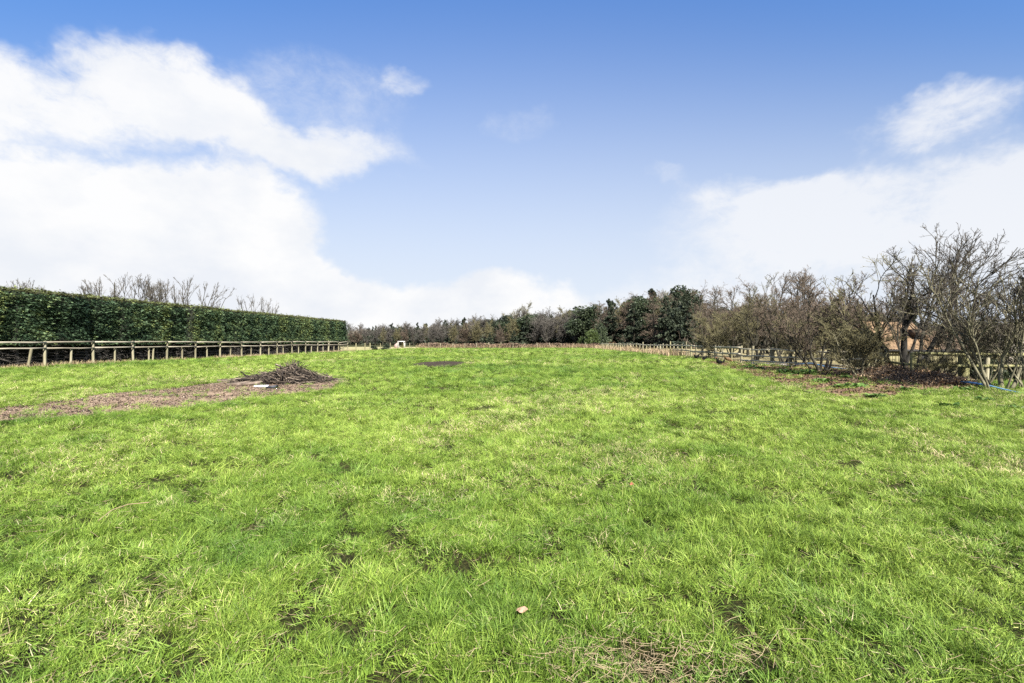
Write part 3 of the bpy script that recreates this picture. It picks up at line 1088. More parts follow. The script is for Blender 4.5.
# ------------------------------------------------------------------ the clipped hedge
def hedge():
    Y0, Y1, H = 19.0, 72.6, 4.58
    d = nrm(np.array([0.0845, 1.0]))
    nrm_out = np.array([d[1], -d[0]])
    A = np.array([-31.05 + .0845 * Y0, Y0])
    Ln = (Y1 - Y0) / d[1]
    W = 2.6
    root = thing('hedge', 'tall clipped dark green conifer hedge along the left fence', 'hedge', (A[0], A[1], 0))
    r = np.random.default_rng(5)
    # plants stand next to one another: every plant bulges a little on its own
    cuts = [0]
    while cuts[-1] < Ln:
        cuts.append(cuts[-1] + r.uniform(1.9, 3.4))
    seam = (44.8 - Y0) / d[1]
    cuts = np.array(sorted([c for c in cuts if abs(c - seam) > .9] + [seam]))
    amp = r.uniform(-.22, .26, len(cuts))
    hue = r.normal(0, .11, len(cuts))
    js = np.argmin(np.abs(cuts - seam))
    amp[js - 1] = .5
    amp[js] = -.22

    def bulge(s, z):
        k = np.clip(np.searchsorted(cuts, s, side='right') - 1, 0, len(cuts) - 1)
        nx = np.append(cuts, cuts[-1] + 3)
        t = (s - cuts[k]) / (nx[k + 1] - cuts[k])
        xk = np.stack([cuts - .2, cuts + .2], 1).ravel()
        yk = np.stack([np.concatenate([amp[:1], amp[:-1]]), amp], 1).ravel()
        b = np.interp(s, xk, yk) + .30 * np.sqrt(np.clip(4 * t * (1 - t), 0, 1))
        b = b + .45 * (fbm(s * .8, z * 1.2, 12, 3) - .5) + .30 * (fbm(s * 2.2, z * 4.5, 15, 2) - .5)
        b = b - .25 * smooth(H - .5, H + .1, z) + .05 * smooth(2.2, 1.2, z)
        return b, k

    def put(s, o, z):
        return np.stack([s * d[0] + o * nrm_out[0], s * d[1] + o * nrm_out[1], z], -1)

    # solid core painted near-black, the shade among the inner twigs
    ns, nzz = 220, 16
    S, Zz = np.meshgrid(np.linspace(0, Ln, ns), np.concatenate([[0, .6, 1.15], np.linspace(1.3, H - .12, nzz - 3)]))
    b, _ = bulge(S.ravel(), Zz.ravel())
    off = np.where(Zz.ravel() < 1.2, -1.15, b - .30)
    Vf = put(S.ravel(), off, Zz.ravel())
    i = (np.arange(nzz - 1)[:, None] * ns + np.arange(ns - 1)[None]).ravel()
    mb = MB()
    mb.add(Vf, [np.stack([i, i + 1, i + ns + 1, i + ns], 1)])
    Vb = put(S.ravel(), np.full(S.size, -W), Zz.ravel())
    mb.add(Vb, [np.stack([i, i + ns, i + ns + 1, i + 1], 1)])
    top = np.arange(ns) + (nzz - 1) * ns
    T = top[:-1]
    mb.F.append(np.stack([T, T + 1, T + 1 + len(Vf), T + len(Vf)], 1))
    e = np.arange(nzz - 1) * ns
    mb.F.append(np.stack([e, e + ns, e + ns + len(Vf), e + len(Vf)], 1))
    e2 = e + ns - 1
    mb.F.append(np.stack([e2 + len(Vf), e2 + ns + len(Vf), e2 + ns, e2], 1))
    obj('inner_shade', mb.mesh('inner_shade', M['hedge_core'], True), root)

    def sprays(s, o, z, dirv, size, tint, nl=5, spread=1.0):
        n = len(s)
        c = put(s, o, z)
        dv = nrm(dirv)
        rv = r.normal(0, 1, (n, 3))
        rv *= .42
        side = nrm(np.cross(dv, nrm(rv + np.array([0, 0, .9]))))
        V, Fb = [], []
        for j in range(nl):
            ang = (j / (nl - 1) - .5) * 2 * spread + r.normal(0, .15, n)
            ld = nrm(dv * np.cos(ang)[:, None] + side * np.sin(ang)[:, None] + r.normal(0, .12, (n, 3)))
            ls = nrm(side * np.cos(ang)[:, None] - dv * np.sin(ang)[:, None])
            ln = size * (1 - .35 * abs(j / (nl - 1) - .5) * 2) * r.uniform(.8, 1.2, n)
            wd = ln * (.13 if spread > .9 else .085)
            m0 = c + ld * (ln * .5)[:, None]
            V += [c, m0 + ls * wd[:, None], c + ld * ln[:, None], m0 - ls * wd[:, None]]
        V = np.stack(V, 1)
        b = (np.arange(n) * 4 * nl)[:, None]
        F = np.concatenate([b + 4 * j + np.array([[0, 1, 2, 3]]) for j in range(nl)])
        return V.reshape(-1, 3), F, np.repeat(tint, 4 * nl)

    mb = MB()
    # the face
    n = 80000
    s = Ln * r.uniform(0, 1, n) ** 1.25
    z = r.uniform(1.28, H - .02, n)
    b, k = bulge(s, z)
    o = b + r.uniform(-.30, .06, n)
    n3 = np.array([nrm_out[0], nrm_out[1], 0])
    dv = n3 * .30 + np.array([d[0], d[1], 0]) * r.normal(0, 1.0, n)[:, None] + np.array([0, 0, 1]) * r.normal(-.05, .12, n)[:, None]
    cl = fbm(s * 1.6, z * 3.4, 33, 3)
    tint = np.clip(.52 + hue[k] + (cl - .5) * .9 + (fbm(s * 1.5, z * .3, 37, 3) - .5) * .75 + r.normal(0, .15, n), 0, .92)
    yl = (np.abs(s - (26.6 - Y0)) < .8) | (np.abs(s - (seam - .5)) < .5)
    tint = np.where(yl & (r.uniform(0, 1, n) < .6), np.clip(tint + .22, 0, .93), tint)
    # the trimmed top edge shows brownish cut tips
    tint = np.where(z > H - .22, r.uniform(.93, 1.0, n), tint)
    mb.add(*[(q if i != 1 else [q]) for i, q in enumerate(sprays(s, o, z, dv, r.uniform(.09, .23, n), tint, 5, .5))])
    # leaves filling the step at the joint between two plants
    n = 1500
    s, z = seam + r.normal(0, .22, n), r.uniform(1.3, H - .1, n)
    dv = n3 * .5 + np.array([d[0], d[1], 0]) * r.uniform(.2, 1.2, n)[:, None] + r.normal(0, .2, (n, 3))
    mb.add(*[(q if i != 1 else [q]) for i, q in enumerate(sprays(s, bulge(s, z)[0] + r.uniform(-.2, .08, n), z, dv, r.uniform(.14, .3, n), np.clip(r.normal(.5, .2, n), 0, .92), 5, .5))])
    # the top
    n = 9000
    s, o = r.uniform(0, Ln, n), -r.uniform(-.05, W, n)
    z = H + r.normal(-.03, .035, n) + .16 * (fbm(s * .7, o * .7, 41, 3) - .5) + np.where(r.uniform(0, 1, n) < .04, r.uniform(.05, .22, n), 0)
    dv = np.stack([r.normal(0, .8, n), r.normal(0, .8, n), r.uniform(.1, .8, n)], 1)
    mb.add(*[(q if i != 1 else [q]) for i, q in enumerate(sprays(s, o, z, dv, r.uniform(.10, .2, n), r.uniform(.92, 1.0, n)))])
    # the far end and the back
    n = 2500
    oo = -r.uniform(0, W, n)
    dv = np.array([d[0], d[1], 0]) * 1.0 + r.normal(0, .5, (n, 3))
    mb.add(*[(q if i != 1 else [q]) for i, q in enumerate(sprays(np.full(n, Ln) + r.uniform(-.1, .1, n), oo, r.uniform(1.0, H, n), dv, r.uniform(.15, .3, n), np.clip(r.normal(.4, .15, n), 0, .9)))])
    n = 6000
    dv = -n3 * .8 + r.normal(0, .5, (n, 3))
    mb.add(*[(q if i != 1 else [q]) for i, q in enumerate(sprays(r.uniform(0, Ln, n), np.full(n, -W) + r.uniform(-.05, .1, n), r.uniform(.6, H, n), dv, r.uniform(.2, .4, n), np.clip(r.normal(.4, .15, n), 0, .9)))])
    obj('foliage', mb.mesh('foliage', M['hedge']), root)
    # stems and bare dead twigs below
    mb = MB()
    ss = np.arange(.4, Ln, .85) + r.normal(0, .1, len(np.arange(.4, Ln, .85)))
    P = np.stack([np.stack([put(np.array([q]), np.array([-.75 + .15 * r.normal()]), np.array([zz]))[0] for zz in (-.1, .5, 1.0, 1.7)]) for q in ss])
    P[:, 1:3, :2] += r.normal(0, .04, (len(ss), 2, 2))
    mb.tubes(P, np.tile(np.array([.11, .085, .075, .06]), (len(ss), 1)), 6)
    n = 2600
    s, z = r.uniform(0, Ln, n), r.uniform(.15, 1.4, n)
    c = put(s, r.uniform(-.9, -.05, n), z)
    dv = nrm(np.array([d[0], d[1], 0]) * r.normal(0, 1.0, n)[:, None] + n3 * .6 + np.array([0, 0, 1]) * r.normal(-.05, .25, n)[:, None])
    L_ = r.uniform(.3, .9, n)[:, None]
    bend = r.normal(0, .12, (n, 3))
    P = np.stack([c, c + dv * L_ * .5 + bend * .5, c + dv * L_ + bend], 1)
    mb.tubes(P, np.tile(np.array([.010, .008, .005]), (n, 1)), 3)
    obj('stems', mb.mesh('stems', M['twig_grey']), root)


hedge()


# ------------------------------------------------------------------ trees
def children_of(P, Rd, k, t0, t1, ang, angv, lenf, npts, rf, up, jit, r, rmin, taper=.35, tpow=1.0):
    B, n, _ = P.shape
    idx = np.repeat(np.arange(B), k)
    m = len(idx)
    t = t0 + (t1 - t0) * r.uniform(0, 1, m) ** tpow
    f = np.clip(t * (n - 1), 0, n - 1.001)
    i = f.astype(int)
    a = (f - i)[:, None]
    p0, p1 = P[idx, i], P[idx, i + 1]
    pos = p0 * (1 - a) + p1 * a
    tan = nrm(p1 - p0)
    pl = np.linalg.norm(np.diff(P, axis=1), axis=2).sum(1)[idx]
    rr = Rd[idx, i] * (1 - a[:, 0]) + Rd[idx, i + 1] * a[:, 0]
    v = r.normal(0, 1, (m, 3))
    v = nrm(v - tan * (v * tan).sum(1, keepdims=True))
    an = (ang + r.normal(0, angv, m))[:, None]
    dr = tan * np.cos(an) + v * np.sin(an)
    dr[:, 2] += up
    dr = nrm(dr)
    L_ = pl * lenf * r.uniform(.55, 1.2, m) * (1 - .45 * t)
    C = np.zeros((m, npts, 3))
    C[:, 0] = pos
    for j in range(1, npts):
        dr = dr + r.normal(0, jit, (m, 3))
        dr[:, 2] += up * .25
        dr = nrm(dr)
        C[:, j] = C[:, j - 1] + dr * (L_ / (npts - 1))[:, None]
    r0 = np.maximum(np.minimum(rr * rf, rr * .9), rmin)
    Rc = r0[:, None] * np.linspace(1, taper, npts)[None]
    return C, np.maximum(Rc, rmin * .7)


def bare_tree(seed, stems, levels, trunk_mat, twig_mat, split=2, sides=(7, 5, 4, 3, 3, 3)):
    """stems: list of (x, y, dirx, diry, length, radius, wiggle). levels: dicts for children_of."""
    r = np.random.default_rng(seed)
    n = 8
    P, Rd = [], []
    for (x, y, dx, dy, L_, rad, wig) in stems:
        d = nrm(np.array([dx, dy, 1.0]))
        pts = [np.array([x, y, -.15])]
        for j in range(n - 1):
            d = nrm(d + r.normal(0, wig, 3) + np.array([0, 0, .05]))
            pts.append(pts[-1] + d * L_ / (n - 1))
        P.append(pts)
        rr = rad * np.linspace(1, .30, n)
        rr[0] *= 1.3
        Rd.append(rr)
    P, Rd = np.array(P), np.array(Rd)
    tr, cr = MB(), MB()
    tr.tubes(P, Rd, sides[0])
    all_parents = [(P, Rd)]
    for li, lv in enumerate(levels):
        lv = dict(lv)
        C, Rc = children_of(*all_parents[-1], r=r, **lv)
        (tr if li + 1 < split else cr).tubes(C, Rc, sides[min(li + 1, 5)])
        all_parents.append((C, Rc))
    return tr.mesh('trunk', M[trunk_mat], True), cr.mesh('crown', M[twig_mat])


def tree_thing(name, label, meshes, loc, rz=0, scale=1.0, group=None, cat='tree'):
    t = thing(name, label, cat, loc, rz, group)
    t.scale = (scale,) * 3 if isinstance(scale, (int, float)) else scale
    obj('trunk', meshes[0], t)
    obj('crown', meshes[1], t)
    return t


LV = lambda **k: k
# near row on the right -------------------------------------------------
levels_thorn = [
    LV(k=12, t0=.2, t1=1, ang=.75, angv=.25, lenf=.62, npts=7, rf=.6, up=.16, jit=.17, rmin=.012),
    LV(k=10, t0=.15, t1=1, ang=.75, angv=.3, lenf=.58, npts=6, rf=.6, up=.10, jit=.2, rmin=.009),
    LV(k=8, t0=.15, t1=1, ang=.8, angv=.3, lenf=.55, npts=4, rf=.65, up=.06, jit=.2, rmin=.0065),
    LV(k=4, t0=.2, t1=1, ang=.8, angv=.3, lenf=.55, npts=3, rf=.75, up=.03, jit=.2, rmin=.005),
]


def pos(px, Y, dx=0.0):
    X = (px - CX) / F_PX * Y + dx
    return (X, Y, gh(X, Y))


levels_open = [
    LV(k=7, t0=.40, t1=1, ang=.68, angv=.22, lenf=.74, npts=9, rf=.62, up=.16, jit=.12, rmin=.018),
    LV(k=7, t0=.2, t1=1, ang=.65, angv=.25, lenf=.60, npts=7, rf=.62, up=.13, jit=.14, rmin=.012),
    LV(k=6, t0=.2, t1=1, ang=.7, angv=.3, lenf=.54, npts=5, rf=.66, up=.10, jit=.15, rmin=.008),
    LV(k=2, t0=.2, t1=1, ang=.7, angv=.3, lenf=.5, npts=3, rf=.75, up=.06, jit=.18, rmin=.0058),
]
levels_mid = [
    LV(k=8, t0=.22, t1=1, ang=.62, angv=.22, lenf=.70, npts=7, rf=.62, up=.2, jit=.13, rmin=.020),
    LV(k=8, t0=.2, t1=1, ang=.62, angv=.25, lenf=.58, npts=6, rf=.62, up=.16, jit=.15, rmin=.014),
    LV(k=6, t0=.2, t1=1, ang=.7, angv=.3, lenf=.52, npts=4, rf=.66, up=.12, jit=.16, rmin=.010),
    LV(k=3, t0=.2, t1=1, ang=.7, angv=.3, lenf=.5, npts=3, rf=.75, up=.08, jit=.18, rmin=.007),
]
mA = bare_tree(41, [(0, 0, .12, .0, 4.0, .055, .15), (.25, -.05, .42, -.05, 3.8, .047, .15), (-.3, .1, -.22, .1, 3.6, .04, .15), (.05, .2, .0, .3, 3.3, .04, .15),
                    (.55, .1, .65, .2, 3.4, .04, .15), (-.5, 0, -.45, .0, 2.7, .032, .15), (.4, .25, .2, .2, 3.0, .03, .15), (-.15, -.15, -.1, 0, 2.8, .03, .15)], levels_open, 'bark', 'twig_dark', 3)
tree_thing('bare_tree', 'many-stemmed bare thorn tree at the right edge of the field', mA, pos(1002, 14.6), .3, 1.02)
mB_ = bare_tree(48, [(0, 0, .30, 0, 4.4, .10, .19), (.25, .05, .50, .1, 4.3, .08, .18), (-.15, .1, -.05, .1, 4.0, .065, .2), (.45, -.05, .75, -.1, 3.6, .055, .2), (-.35, .0, -.4, .1, 2.9, .04, .18)],
                levels_open, 'bark_dark', 'twig_dark', 3)
tree_thing('bare_tree', 'tall bare tree leaning right with dark crown above the brown roof', mB_, pos(924, 18.3), 0, 1.12)
mC = bare_tree(52, [(0, 0, .12, 0, 3.7, .14, .07), (-.15, .05, -.45, 0, 3.6, .075, .12), (-.3, .1, -.85, .1, 3.5, .06, .12), (.1, .1, .45, .2, 3.3, .07, .12)],
               levels_open, 'bark_black', 'twig_olive', 2)
tree_thing('bare_tree', 'bare tree with black trunk standing left of the short mossy post', mC, pos(903, 21.2), 0, 1.15)
mD = bare_tree(61, [(0, 0, .1, 0, 2.2, .05, .12), (.05, .1, .5, .1, 2.0, .04, .12), (-.1, .0, -.55, 0, 2.1, .045, .12), (0, .1, -.2, .3, 2.0, .04, .12), (.1, 0, .8, 0, 1.7, .03, .1)],
               levels_thorn, 'bark', 'twig_olive')
tree_thing('thorn_bush', 'small pale thorn bush alone in front of the blue pipe', mD, pos(861, 20.2), 0, 1.0, cat='bush')
mE = bare_tree(63, [(0, 0, -.35, 0, 3.0, .07, .12), (.15, .0, .3, .1, 3.0, .075, .12), (.05, .1, .0, .3, 3.1, .06, .12), (-.2, .1, -.75, .1, 2.8, .05, .12), (.3, .1, .8, .0, 2.7, .05, .12)],
               levels_mid, 'bark_dark', 'twig_brown', 3)
tree_thing('thorn_bush', 'dense brown thorn bush with forked grey stems crossing the blue pipe', mE, pos(821, 24.2), 0, 1.12, cat='bush')
mG = bare_tree(67, [(0, 0, .05, 0, 5.2, .12, .06), (.1, .1, .3, .1, 4.6, .07, .1), (-.1, 0, -.3, 0, 4.4, .07, .1)], levels_mid, 'bark_dark', 'twig_olive', 3)
mH = bare_tree(71, [(0, 0, -.55, 0, 3.0, .06, .12), (.2, 0, .1, 0, 3.0, .06, .12), (.1, .1, .6, 0, 3.0, .06, .12), (.3, 0, -.15, .3, 3.0, .05, .12), (-.3, 0, -.9, .2, 2.7, .05, .12)],
               levels_thorn, 'bark', 'twig_olive')
mF = bare_tree(73, [(0, 0, -.3, 0, 4.0, .08, .12), (.2, 0, .2, 0, 4.4, .08, .1), (.1, .2, .55, 0, 4.0, .07, .12), (-.2, 0, -.6, .1, 3.6, .06, .12)], levels_mid, 'bark_dark', 'twig_brown', 3)
mI = bare_tree(79, [(0, 0, .02, 0, 6.4, .12, .05)], [LV(k=26, t0=.12, t1=1, ang=1.0, angv=.2, lenf=.42, npts=6, rf=.5, up=.12, jit=.1, rmin=.012)] + [
    LV(k=10, t0=.15, t1=1, ang=.8, angv=.3, lenf=.45, npts=4, rf=.6, up=.04, jit=.18, rmin=.008), LV(k=6, t0=.2, t1=1, ang=.8, angv=.3, lenf=.45, npts=3, rf=.6, up=0, jit=.2, rmin=.006)], 'bark_dark', 'twig_brown')
tree_thing('bare_tree', 'upright bare tree with dark trunk and ivy green crown behind the right fence', mG, pos(757, 37), 0, .92)
tree_thing('thorn_bush', 'low yellowish green thorn bush leaning over the fence above the hens', mH, pos(727, 39), 0, 1.2, cat='bush')
tree_thing('thorn_bush', 'broad brown thorn bush behind the fence between green tree and forked bush', mF, pos(785, 34), 0, 1.08, cat='bush')
GR = 'bare trees behind the right fence'
protos = {}
fill = [
    # px, Y, kind, scale, label
    (702, 52, 'I', 1.05, 'thin upright bare tree beside the big dark evergreen of the wood'),
    (716, 47, 'I', .95, 'thin upright brown tree above the low yellowish bush'),
    (735, 44, 'F', 1.1, 'bare tree left of the upright dark-trunked tree behind the fence'),
    (748, 52, 'I', 1.15, 'taller bare tree rising behind the upright dark-trunked tree'),
    (775, 46, 'F', 1.3, 'bare tree with fine brown crown above the broad thorn bush'),
    (800, 42, 'I', 1.05, 'upright bare tree rising above the broad and the forked bush'),
    (800, 29, 'H', .85, 'olive thorn bush beside the fence left of the forked bush'),
    (822, 38, 'F', 1.2, 'bare brown tree rising behind the forked thorn bush'),
    (842, 33, 'F', 1.02, 'brown bush between the forked bush and the black-trunked tree'),
    (866, 36, 'F', 1.1, 'brown bush behind the small pale thorn bush'),
    (990, 24, 'H', .6, 'olive scrub beside the brown-roofed shed'),
    (1016, 20, 'F', .6, 'brown scrub behind the many-stemmed tree at the right edge'),
    (983, 16.2, 'A', .55, 'thin-stemmed thorn sapling against the fence right of the thick gatepost'),
    (948, 18.8, 'A', .62, 'thin-stemmed thorn sapling behind the rails left of the thick gatepost'),
    (938, 17.2, 'H', .30, 'low twiggy scrub left of the thick gatepost'),
    (1034, 14.4, 'A', .72, 'thorn sapling cut by the right edge of the view'),
]
THK = 'brown bare thicket tree in the tangle behind the right fence'
for q, (px, Y) in enumerate(((712, 62), (742, 60), (768, 58), (790, 55), (812, 52), (835, 45), (858, 43), (878, 48), (760, 44))):
    fill.append((px, Y, 'FH'[q % 2] if Y < 45 else 'F', (.9 + .2 * (q % 3)) * (1.25 if Y > 45 else .85), THK))
src = {'A': ('thorn_sapling', mA, 'tree'), 'D': ('thorn_bush', mD, 'bush'), 'I': ('bare_tree', mI, 'tree'), 'F': ('bare_tree', mF, 'tree'), 'H': ('thorn_bush', mH, 'bush')}
for q, (px, Y, kd, s, lab) in enumerate(fill):
    nm, ms, ct = src[kd]
    tree_thing(nm, lab, ms, pos(px, Y), 1.3 * q + .5, s, GR, ct)


# leafy crowns ---------------------------------------------------------
def clump_mesh(r, C, size, tint, mat, name='crown', nl=4, droop=.0, outward=None):
    n = len(C)
    V = []
    for j in range(nl):
        dv = r.normal(0, 1, (n, 3))
        if outward is not None:
            dv = dv * .7 + outward
        dv[:, 2] -= droop
        dv = nrm(dv)
        sd = nrm(np.cross(dv, r.normal(0, 1, (n, 3))))
        ln = (size * r.uniform(.6, 1.3, n))[:, None]
        m0 = C + dv * ln * .5
        V += [C, m0 + sd * ln * .24, C + dv * ln, m0 - sd * ln * .24]
    V = np.stack(V, 1)
    b = (np.arange(n) * 4 * nl)[:, None]
    F = np.concatenate([b + 4 * j + np.array([[0, 1, 2, 3]]) for j in range(nl)])
    return mesh_np(name, V.reshape(-1, 3), [F], M[mat], np.repeat(tint, 4 * nl))


def conifer(seed, H, W, mat='conifer', n=2600, base=.08, fill_=.5):
    r = np.random.default_rng(seed)
    nb = 90
    tb = np.sort(r.uniform(base, .98, nb))
    ab = r.uniform(0, 2 * math.pi, nb)
    lb = W / 2 * (1 - tb) ** .85 * r.uniform(.55, 1.2, nb) + .05
    k = r.integers(0, nb, n)
    q = r.uniform(.12, 1, n) ** fill_
    sg = .05 + .14 * (1 - tb[k])
    x = lb[k] * q * np.cos(ab[k]) + r.normal(0, 1, n) * sg
    y = lb[k] * q * np.sin(ab[k]) + r.normal(0, 1, n) * sg
    z = tb[k] * H - .12 * lb[k] * q + r.normal(0, .12, n)
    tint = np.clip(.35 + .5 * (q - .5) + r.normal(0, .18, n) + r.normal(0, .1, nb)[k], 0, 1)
    out = np.stack([np.cos(ab[k]), np.sin(ab[k]), np.zeros(n)], 1)
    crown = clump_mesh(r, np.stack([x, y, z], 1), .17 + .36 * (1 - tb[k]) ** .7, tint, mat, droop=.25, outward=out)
    mb = MB()
    mb.tubes(np.array([[(0, 0, -.2), (0, 0, H * .5), (0, 0, H * .98)]]), np.array([[H * .018, H * .011, .02]]), 6)
    P = np.stack([np.stack([np.zeros(nb), np.zeros(nb), tb * H], 1), np.stack([lb * np.cos(ab) * .95, lb * np.sin(ab) * .95, tb * H - .1 * lb], 1)], 1)
    mb.tubes(P, np.tile([.035, .012], (nb, 1)), 3)
    return mb.mesh('trunk', M['bark_dark']), crown


def broadleaf(seed, H, W, mat, n=3200, base=.15, lobes=18, size=.36):
    r = np.random.default_rng(seed)
    c = np.stack([r.normal(0, W * .21, lobes), r.normal(0, W * .21, lobes), H * r.uniform(base + .15, .86, lobes)], 1)
    c[:, :2] *= (1.25 - .85 * c[:, 2:3] / H)
    rad = W * r.uniform(.10, .23, lobes)
    k = r.integers(0, lobes, n)
    dv = nrm(r.normal(0, 1, (n, 3)))
    q = r.uniform(.35, 1.05, n)[:, None]
    C = c[k] + dv * rad[k][:, None] * q * np.array([1, 1, 1.25])
    C[:, 2] = np.maximum(C[:, 2], .15)
    tint = np.clip(.45 + r.normal(0, .16, n) + r.normal(0, .12, lobes)[k], 0, 1)
    crown = clump_mesh(r, C, np.full(n, size), tint, mat, droop=.1, outward=dv * .8)
    mb = MB()
    mb.tubes(np.array([[(0, 0, -.2), (.05, 0, H * .3), (0, .05, H * .75)]]), np.array([[H * .02, H * .015, .03]]), 6)
    P = np.stack([np.tile([0.03, 0, H * .22], (lobes, 1)), c * np.array([.5, .5, .8]), c], 1)
    mb.tubes(P, np.tile([H * .01, H * .007, .015], (lobes, 1)), 4)
    return mb.mesh('trunk', M['bark_dark']), crown


far_lv = [LV(k=20, t0=.12, t1=1, ang=.62, angv=.2, lenf=.55, npts=5, rf=.6, up=.16, jit=.12, rmin=.03),
          LV(k=11, t0=.15, t1=1, ang=.7, angv=.25, lenf=.52, npts=4, rf=.6, up=.08, jit=.16, rmin=.022),
          LV(k=9, t0=.15, t1=1, ang=.75, angv=.3, lenf=.52, npts=3, rf=.65, up=.04, jit=.18, rmin=.018)]
larch_lv = [LV(k=60, t0=.1, t1=1, ang=1.25, angv=.15, lenf=.30, npts=5, rf=.4, up=.05, jit=.08, rmin=.025),
            LV(k=10, t0=.1, t1=1, ang=.75, angv=.25, lenf=.5, npts=3, rf=.6, up=.0, jit=.14, rmin=.02),
            LV(k=4, t0=.15, t1=1, ang=.75, angv=.3, lenf=.5, npts=3, rf=.65, up=-.02, jit=.18, rmin=.016)]


def far_bare(seed, H, rad, twig):
    return bare_tree(seed, [(0, 0, .03, 0, H * .86, rad, .05), (.1, .1, .12, .1, H * .7, rad * .7, .06)], far_lv, 'bark_dark', twig, sides=(5, 4, 3, 3, 3, 3))


def far_larch(seed, H, twig):
    return bare_tree(seed, [(0, 0, .01, 0, H, .15, .02)], larch_lv, 'bark_dark', twig, sides=(5, 4, 3, 3, 3, 3))


WOOD = {
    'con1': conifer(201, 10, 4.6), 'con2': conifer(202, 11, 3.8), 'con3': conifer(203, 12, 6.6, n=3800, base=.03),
    'ever1': broadleaf(211, 10, 7.5, 'evergreen', 6000, .05), 'ever2': broadleaf(212, 9, 6, 'evergreen', 5000, .05), 'ever3': broadleaf(213, 11, 6.5, 'conifer', 5600, .0, 22),
    'grey1': far_bare(221, 9.5, .15, 'twig_grey'), 'grey2': far_bare(222, 9, .14, 'twig_grey'), 'olive1': far_bare(223, 9.5, .15, 'twig_olive'), 'brown1': far_bare(224, 9.5, .15, 'twig_brown'),
    'larch1': far_larch(231, 12, 'twig_brown'), 'larch2': far_larch(232, 11, 'twig_brown'),
}
KIND = {'con': ('conifer_tree', 'dark pointed conifer'), 'eve': ('evergreen_tree', 'dark rounded evergreen tree'), 'gre': ('bare_tree', 'grey bare tree'),
        'oli': ('bare_tree', 'olive-tinged bare tree'), 'bro': ('bare_tree', 'brown bare tree'), 'lar': ('larch_tree', 'brown leafless larch')}
BASEH = {k: (10 if k in ('con1', 'ever1') else 11 if k in ('con2', 'ever3', 'larch2') else 12 if k in ('con3', 'larch1') else 9 if k in ('ever2', 'grey2') else 9.5) for k in WOOD}


def wood_tree(px, Y, top_px, key, label=None, zone=None, group=None, wide=1.0):
    """top_px: the picture row its top reaches, which gives its real height at that distance"""
    X = (px - CX) / F_PX * Y
    H = CAM_H + (CY - top_px) / F_PX * Y
    s = H / BASEH[key]
    nm, desc = KIND[key[:3]]
    lab = label or '%s %s' % (desc, zone)
    return tree_thing(nm, lab, WOOD[key], (X, Y, 0), rng.uniform(0, 6.28), (s * wide, s * wide, s), group)


def skyline(px):
    return np.interp(px, [340, 380, 430, 445, 467, 490, 510, 560, 580, 600, 625, 650, 690, 700, 720, 760, 850, 920, 1060],
                     [326, 323.5, 321, 319, 317, 315, 311.5, 309, 306, 303, 298, 294, 291, 301, 300, 299, 301, 318, 318])


def wood_depth(px):
    return np.interp(px, [330, 420, 500, 560, 620, 690, 760, 1060], [215, 205, 175, 150, 128, 112, 100, 75])


rw = np.random.default_rng(77)
ZONES = [(350, 425, 'in the far low wood behind the hedge end and pale shelter'), (425, 500, 'in the far wood beyond the flat end of the field'),
         (500, 580, 'in the wood left of the round green bush'), (580, 640, 'in the wood behind the round green bush'), (640, 705, 'at the tall right end of the wood'),
         (705, 1100, 'in the wood behind the right fence thorns')]
for row in range(4):
    px = 334.0 + row * 3
    while px < 1050:
        D = wood_depth(px) + row * 9 + rw.uniform(-3, 3)
        top = skyline(px) + rw.normal(1.0, 2.4 if px > 520 else 1.5) + (4 - row * 1.3)
        top = min(top, 331)
        if px < 480:
            key = rw.choice(['con1', 'con2', 'grey1', 'grey2', 'grey1', 'olive1', 'grey2', 'con2'] if row else ['grey1', 'grey2', 'grey2', 'brown1', 'olive1'])
        elif px < 580:
            key = rw.choice(['ever2', 'grey2', 'grey1', 'olive1', 'con1', 'ever3', 'olive1'])
        elif px < 705:
            key = rw.choice(['con2', 'ever3', 'con3', 'olive1', 'larch1', 'con3', 'larch2', 'ever1'])
        else:
            key = rw.choice(['larch1', 'larch2', 'olive1', 'brown1', 'con2', 'ever3'])
        zn = [z for z in ZONES if z[0] <= max(px, 351) < z[1]][0][2]
        if px < 720 or row in (0, 2):
            wood_tree(px, D, top, key, zone=zn, group='trees of the far wood', wide=rw.uniform(1.05, 1.5))
        px += rw.uniform(.75, 1.25) * (4.0 if px < 720 else 7.5) * F_PX / D
# the ones that stand out in the photograph
wood_tree(490, 160, 332, 'con1', 'small dark conifer at the wood edge left of the pinkish bare tree', wide=1.4)
wood_tree(514, 158, 330, 'con1', 'small dark conifer at the wood edge right of the pinkish bare tree', wide=1.4)
wood_tree(501, 160, 325, 'brown1', 'pinkish bare tree between two small dark conifers at wood edge', wide=1.2)
wood_tree(634, 112, 302, 'con3', 'broad dark conifer right of the round green bush', wide=1.15)
wood_tree(666, 104, 295, 'con3', 'large dark conifer left half of the pair at the wood end', wide=1.1)
wood_tree(687, 101, 290, 'con3', 'tallest dark conifer at the right end of the wood', wide=1.15)
wood_tree(678, 110, 303, 'ever3', 'rounded dark evergreen filling between the pair at the wood end', wide=1.2)
wood_tree(655, 108, 296, 'larch1', 'brown larch between the broad conifer and the evergreen pair', wide=1.0)
wood_tree(905, 48, 296, 'con2', 'dark green conifer behind the black-trunked bare tree', wide=1.5)
wood_tree(845, 62, 306, 'ever3', 'dark evergreen behind the brown bush and fence', wide=1.2)
wood_tree(960, 44, 322, 'ever2', 'dark evergreen behind the brown-roofed shed', wide=1.6)
wood_tree(1000, 46, 320, 'ever3', 'dark evergreen behind the white box and right thorn tree', wide=1.6)
gb = broadleaf(241, 4.4, 6.2, 'greenbush', 2600, -.1, 12, .32)
gx, gy, _ = pos(591, 122)
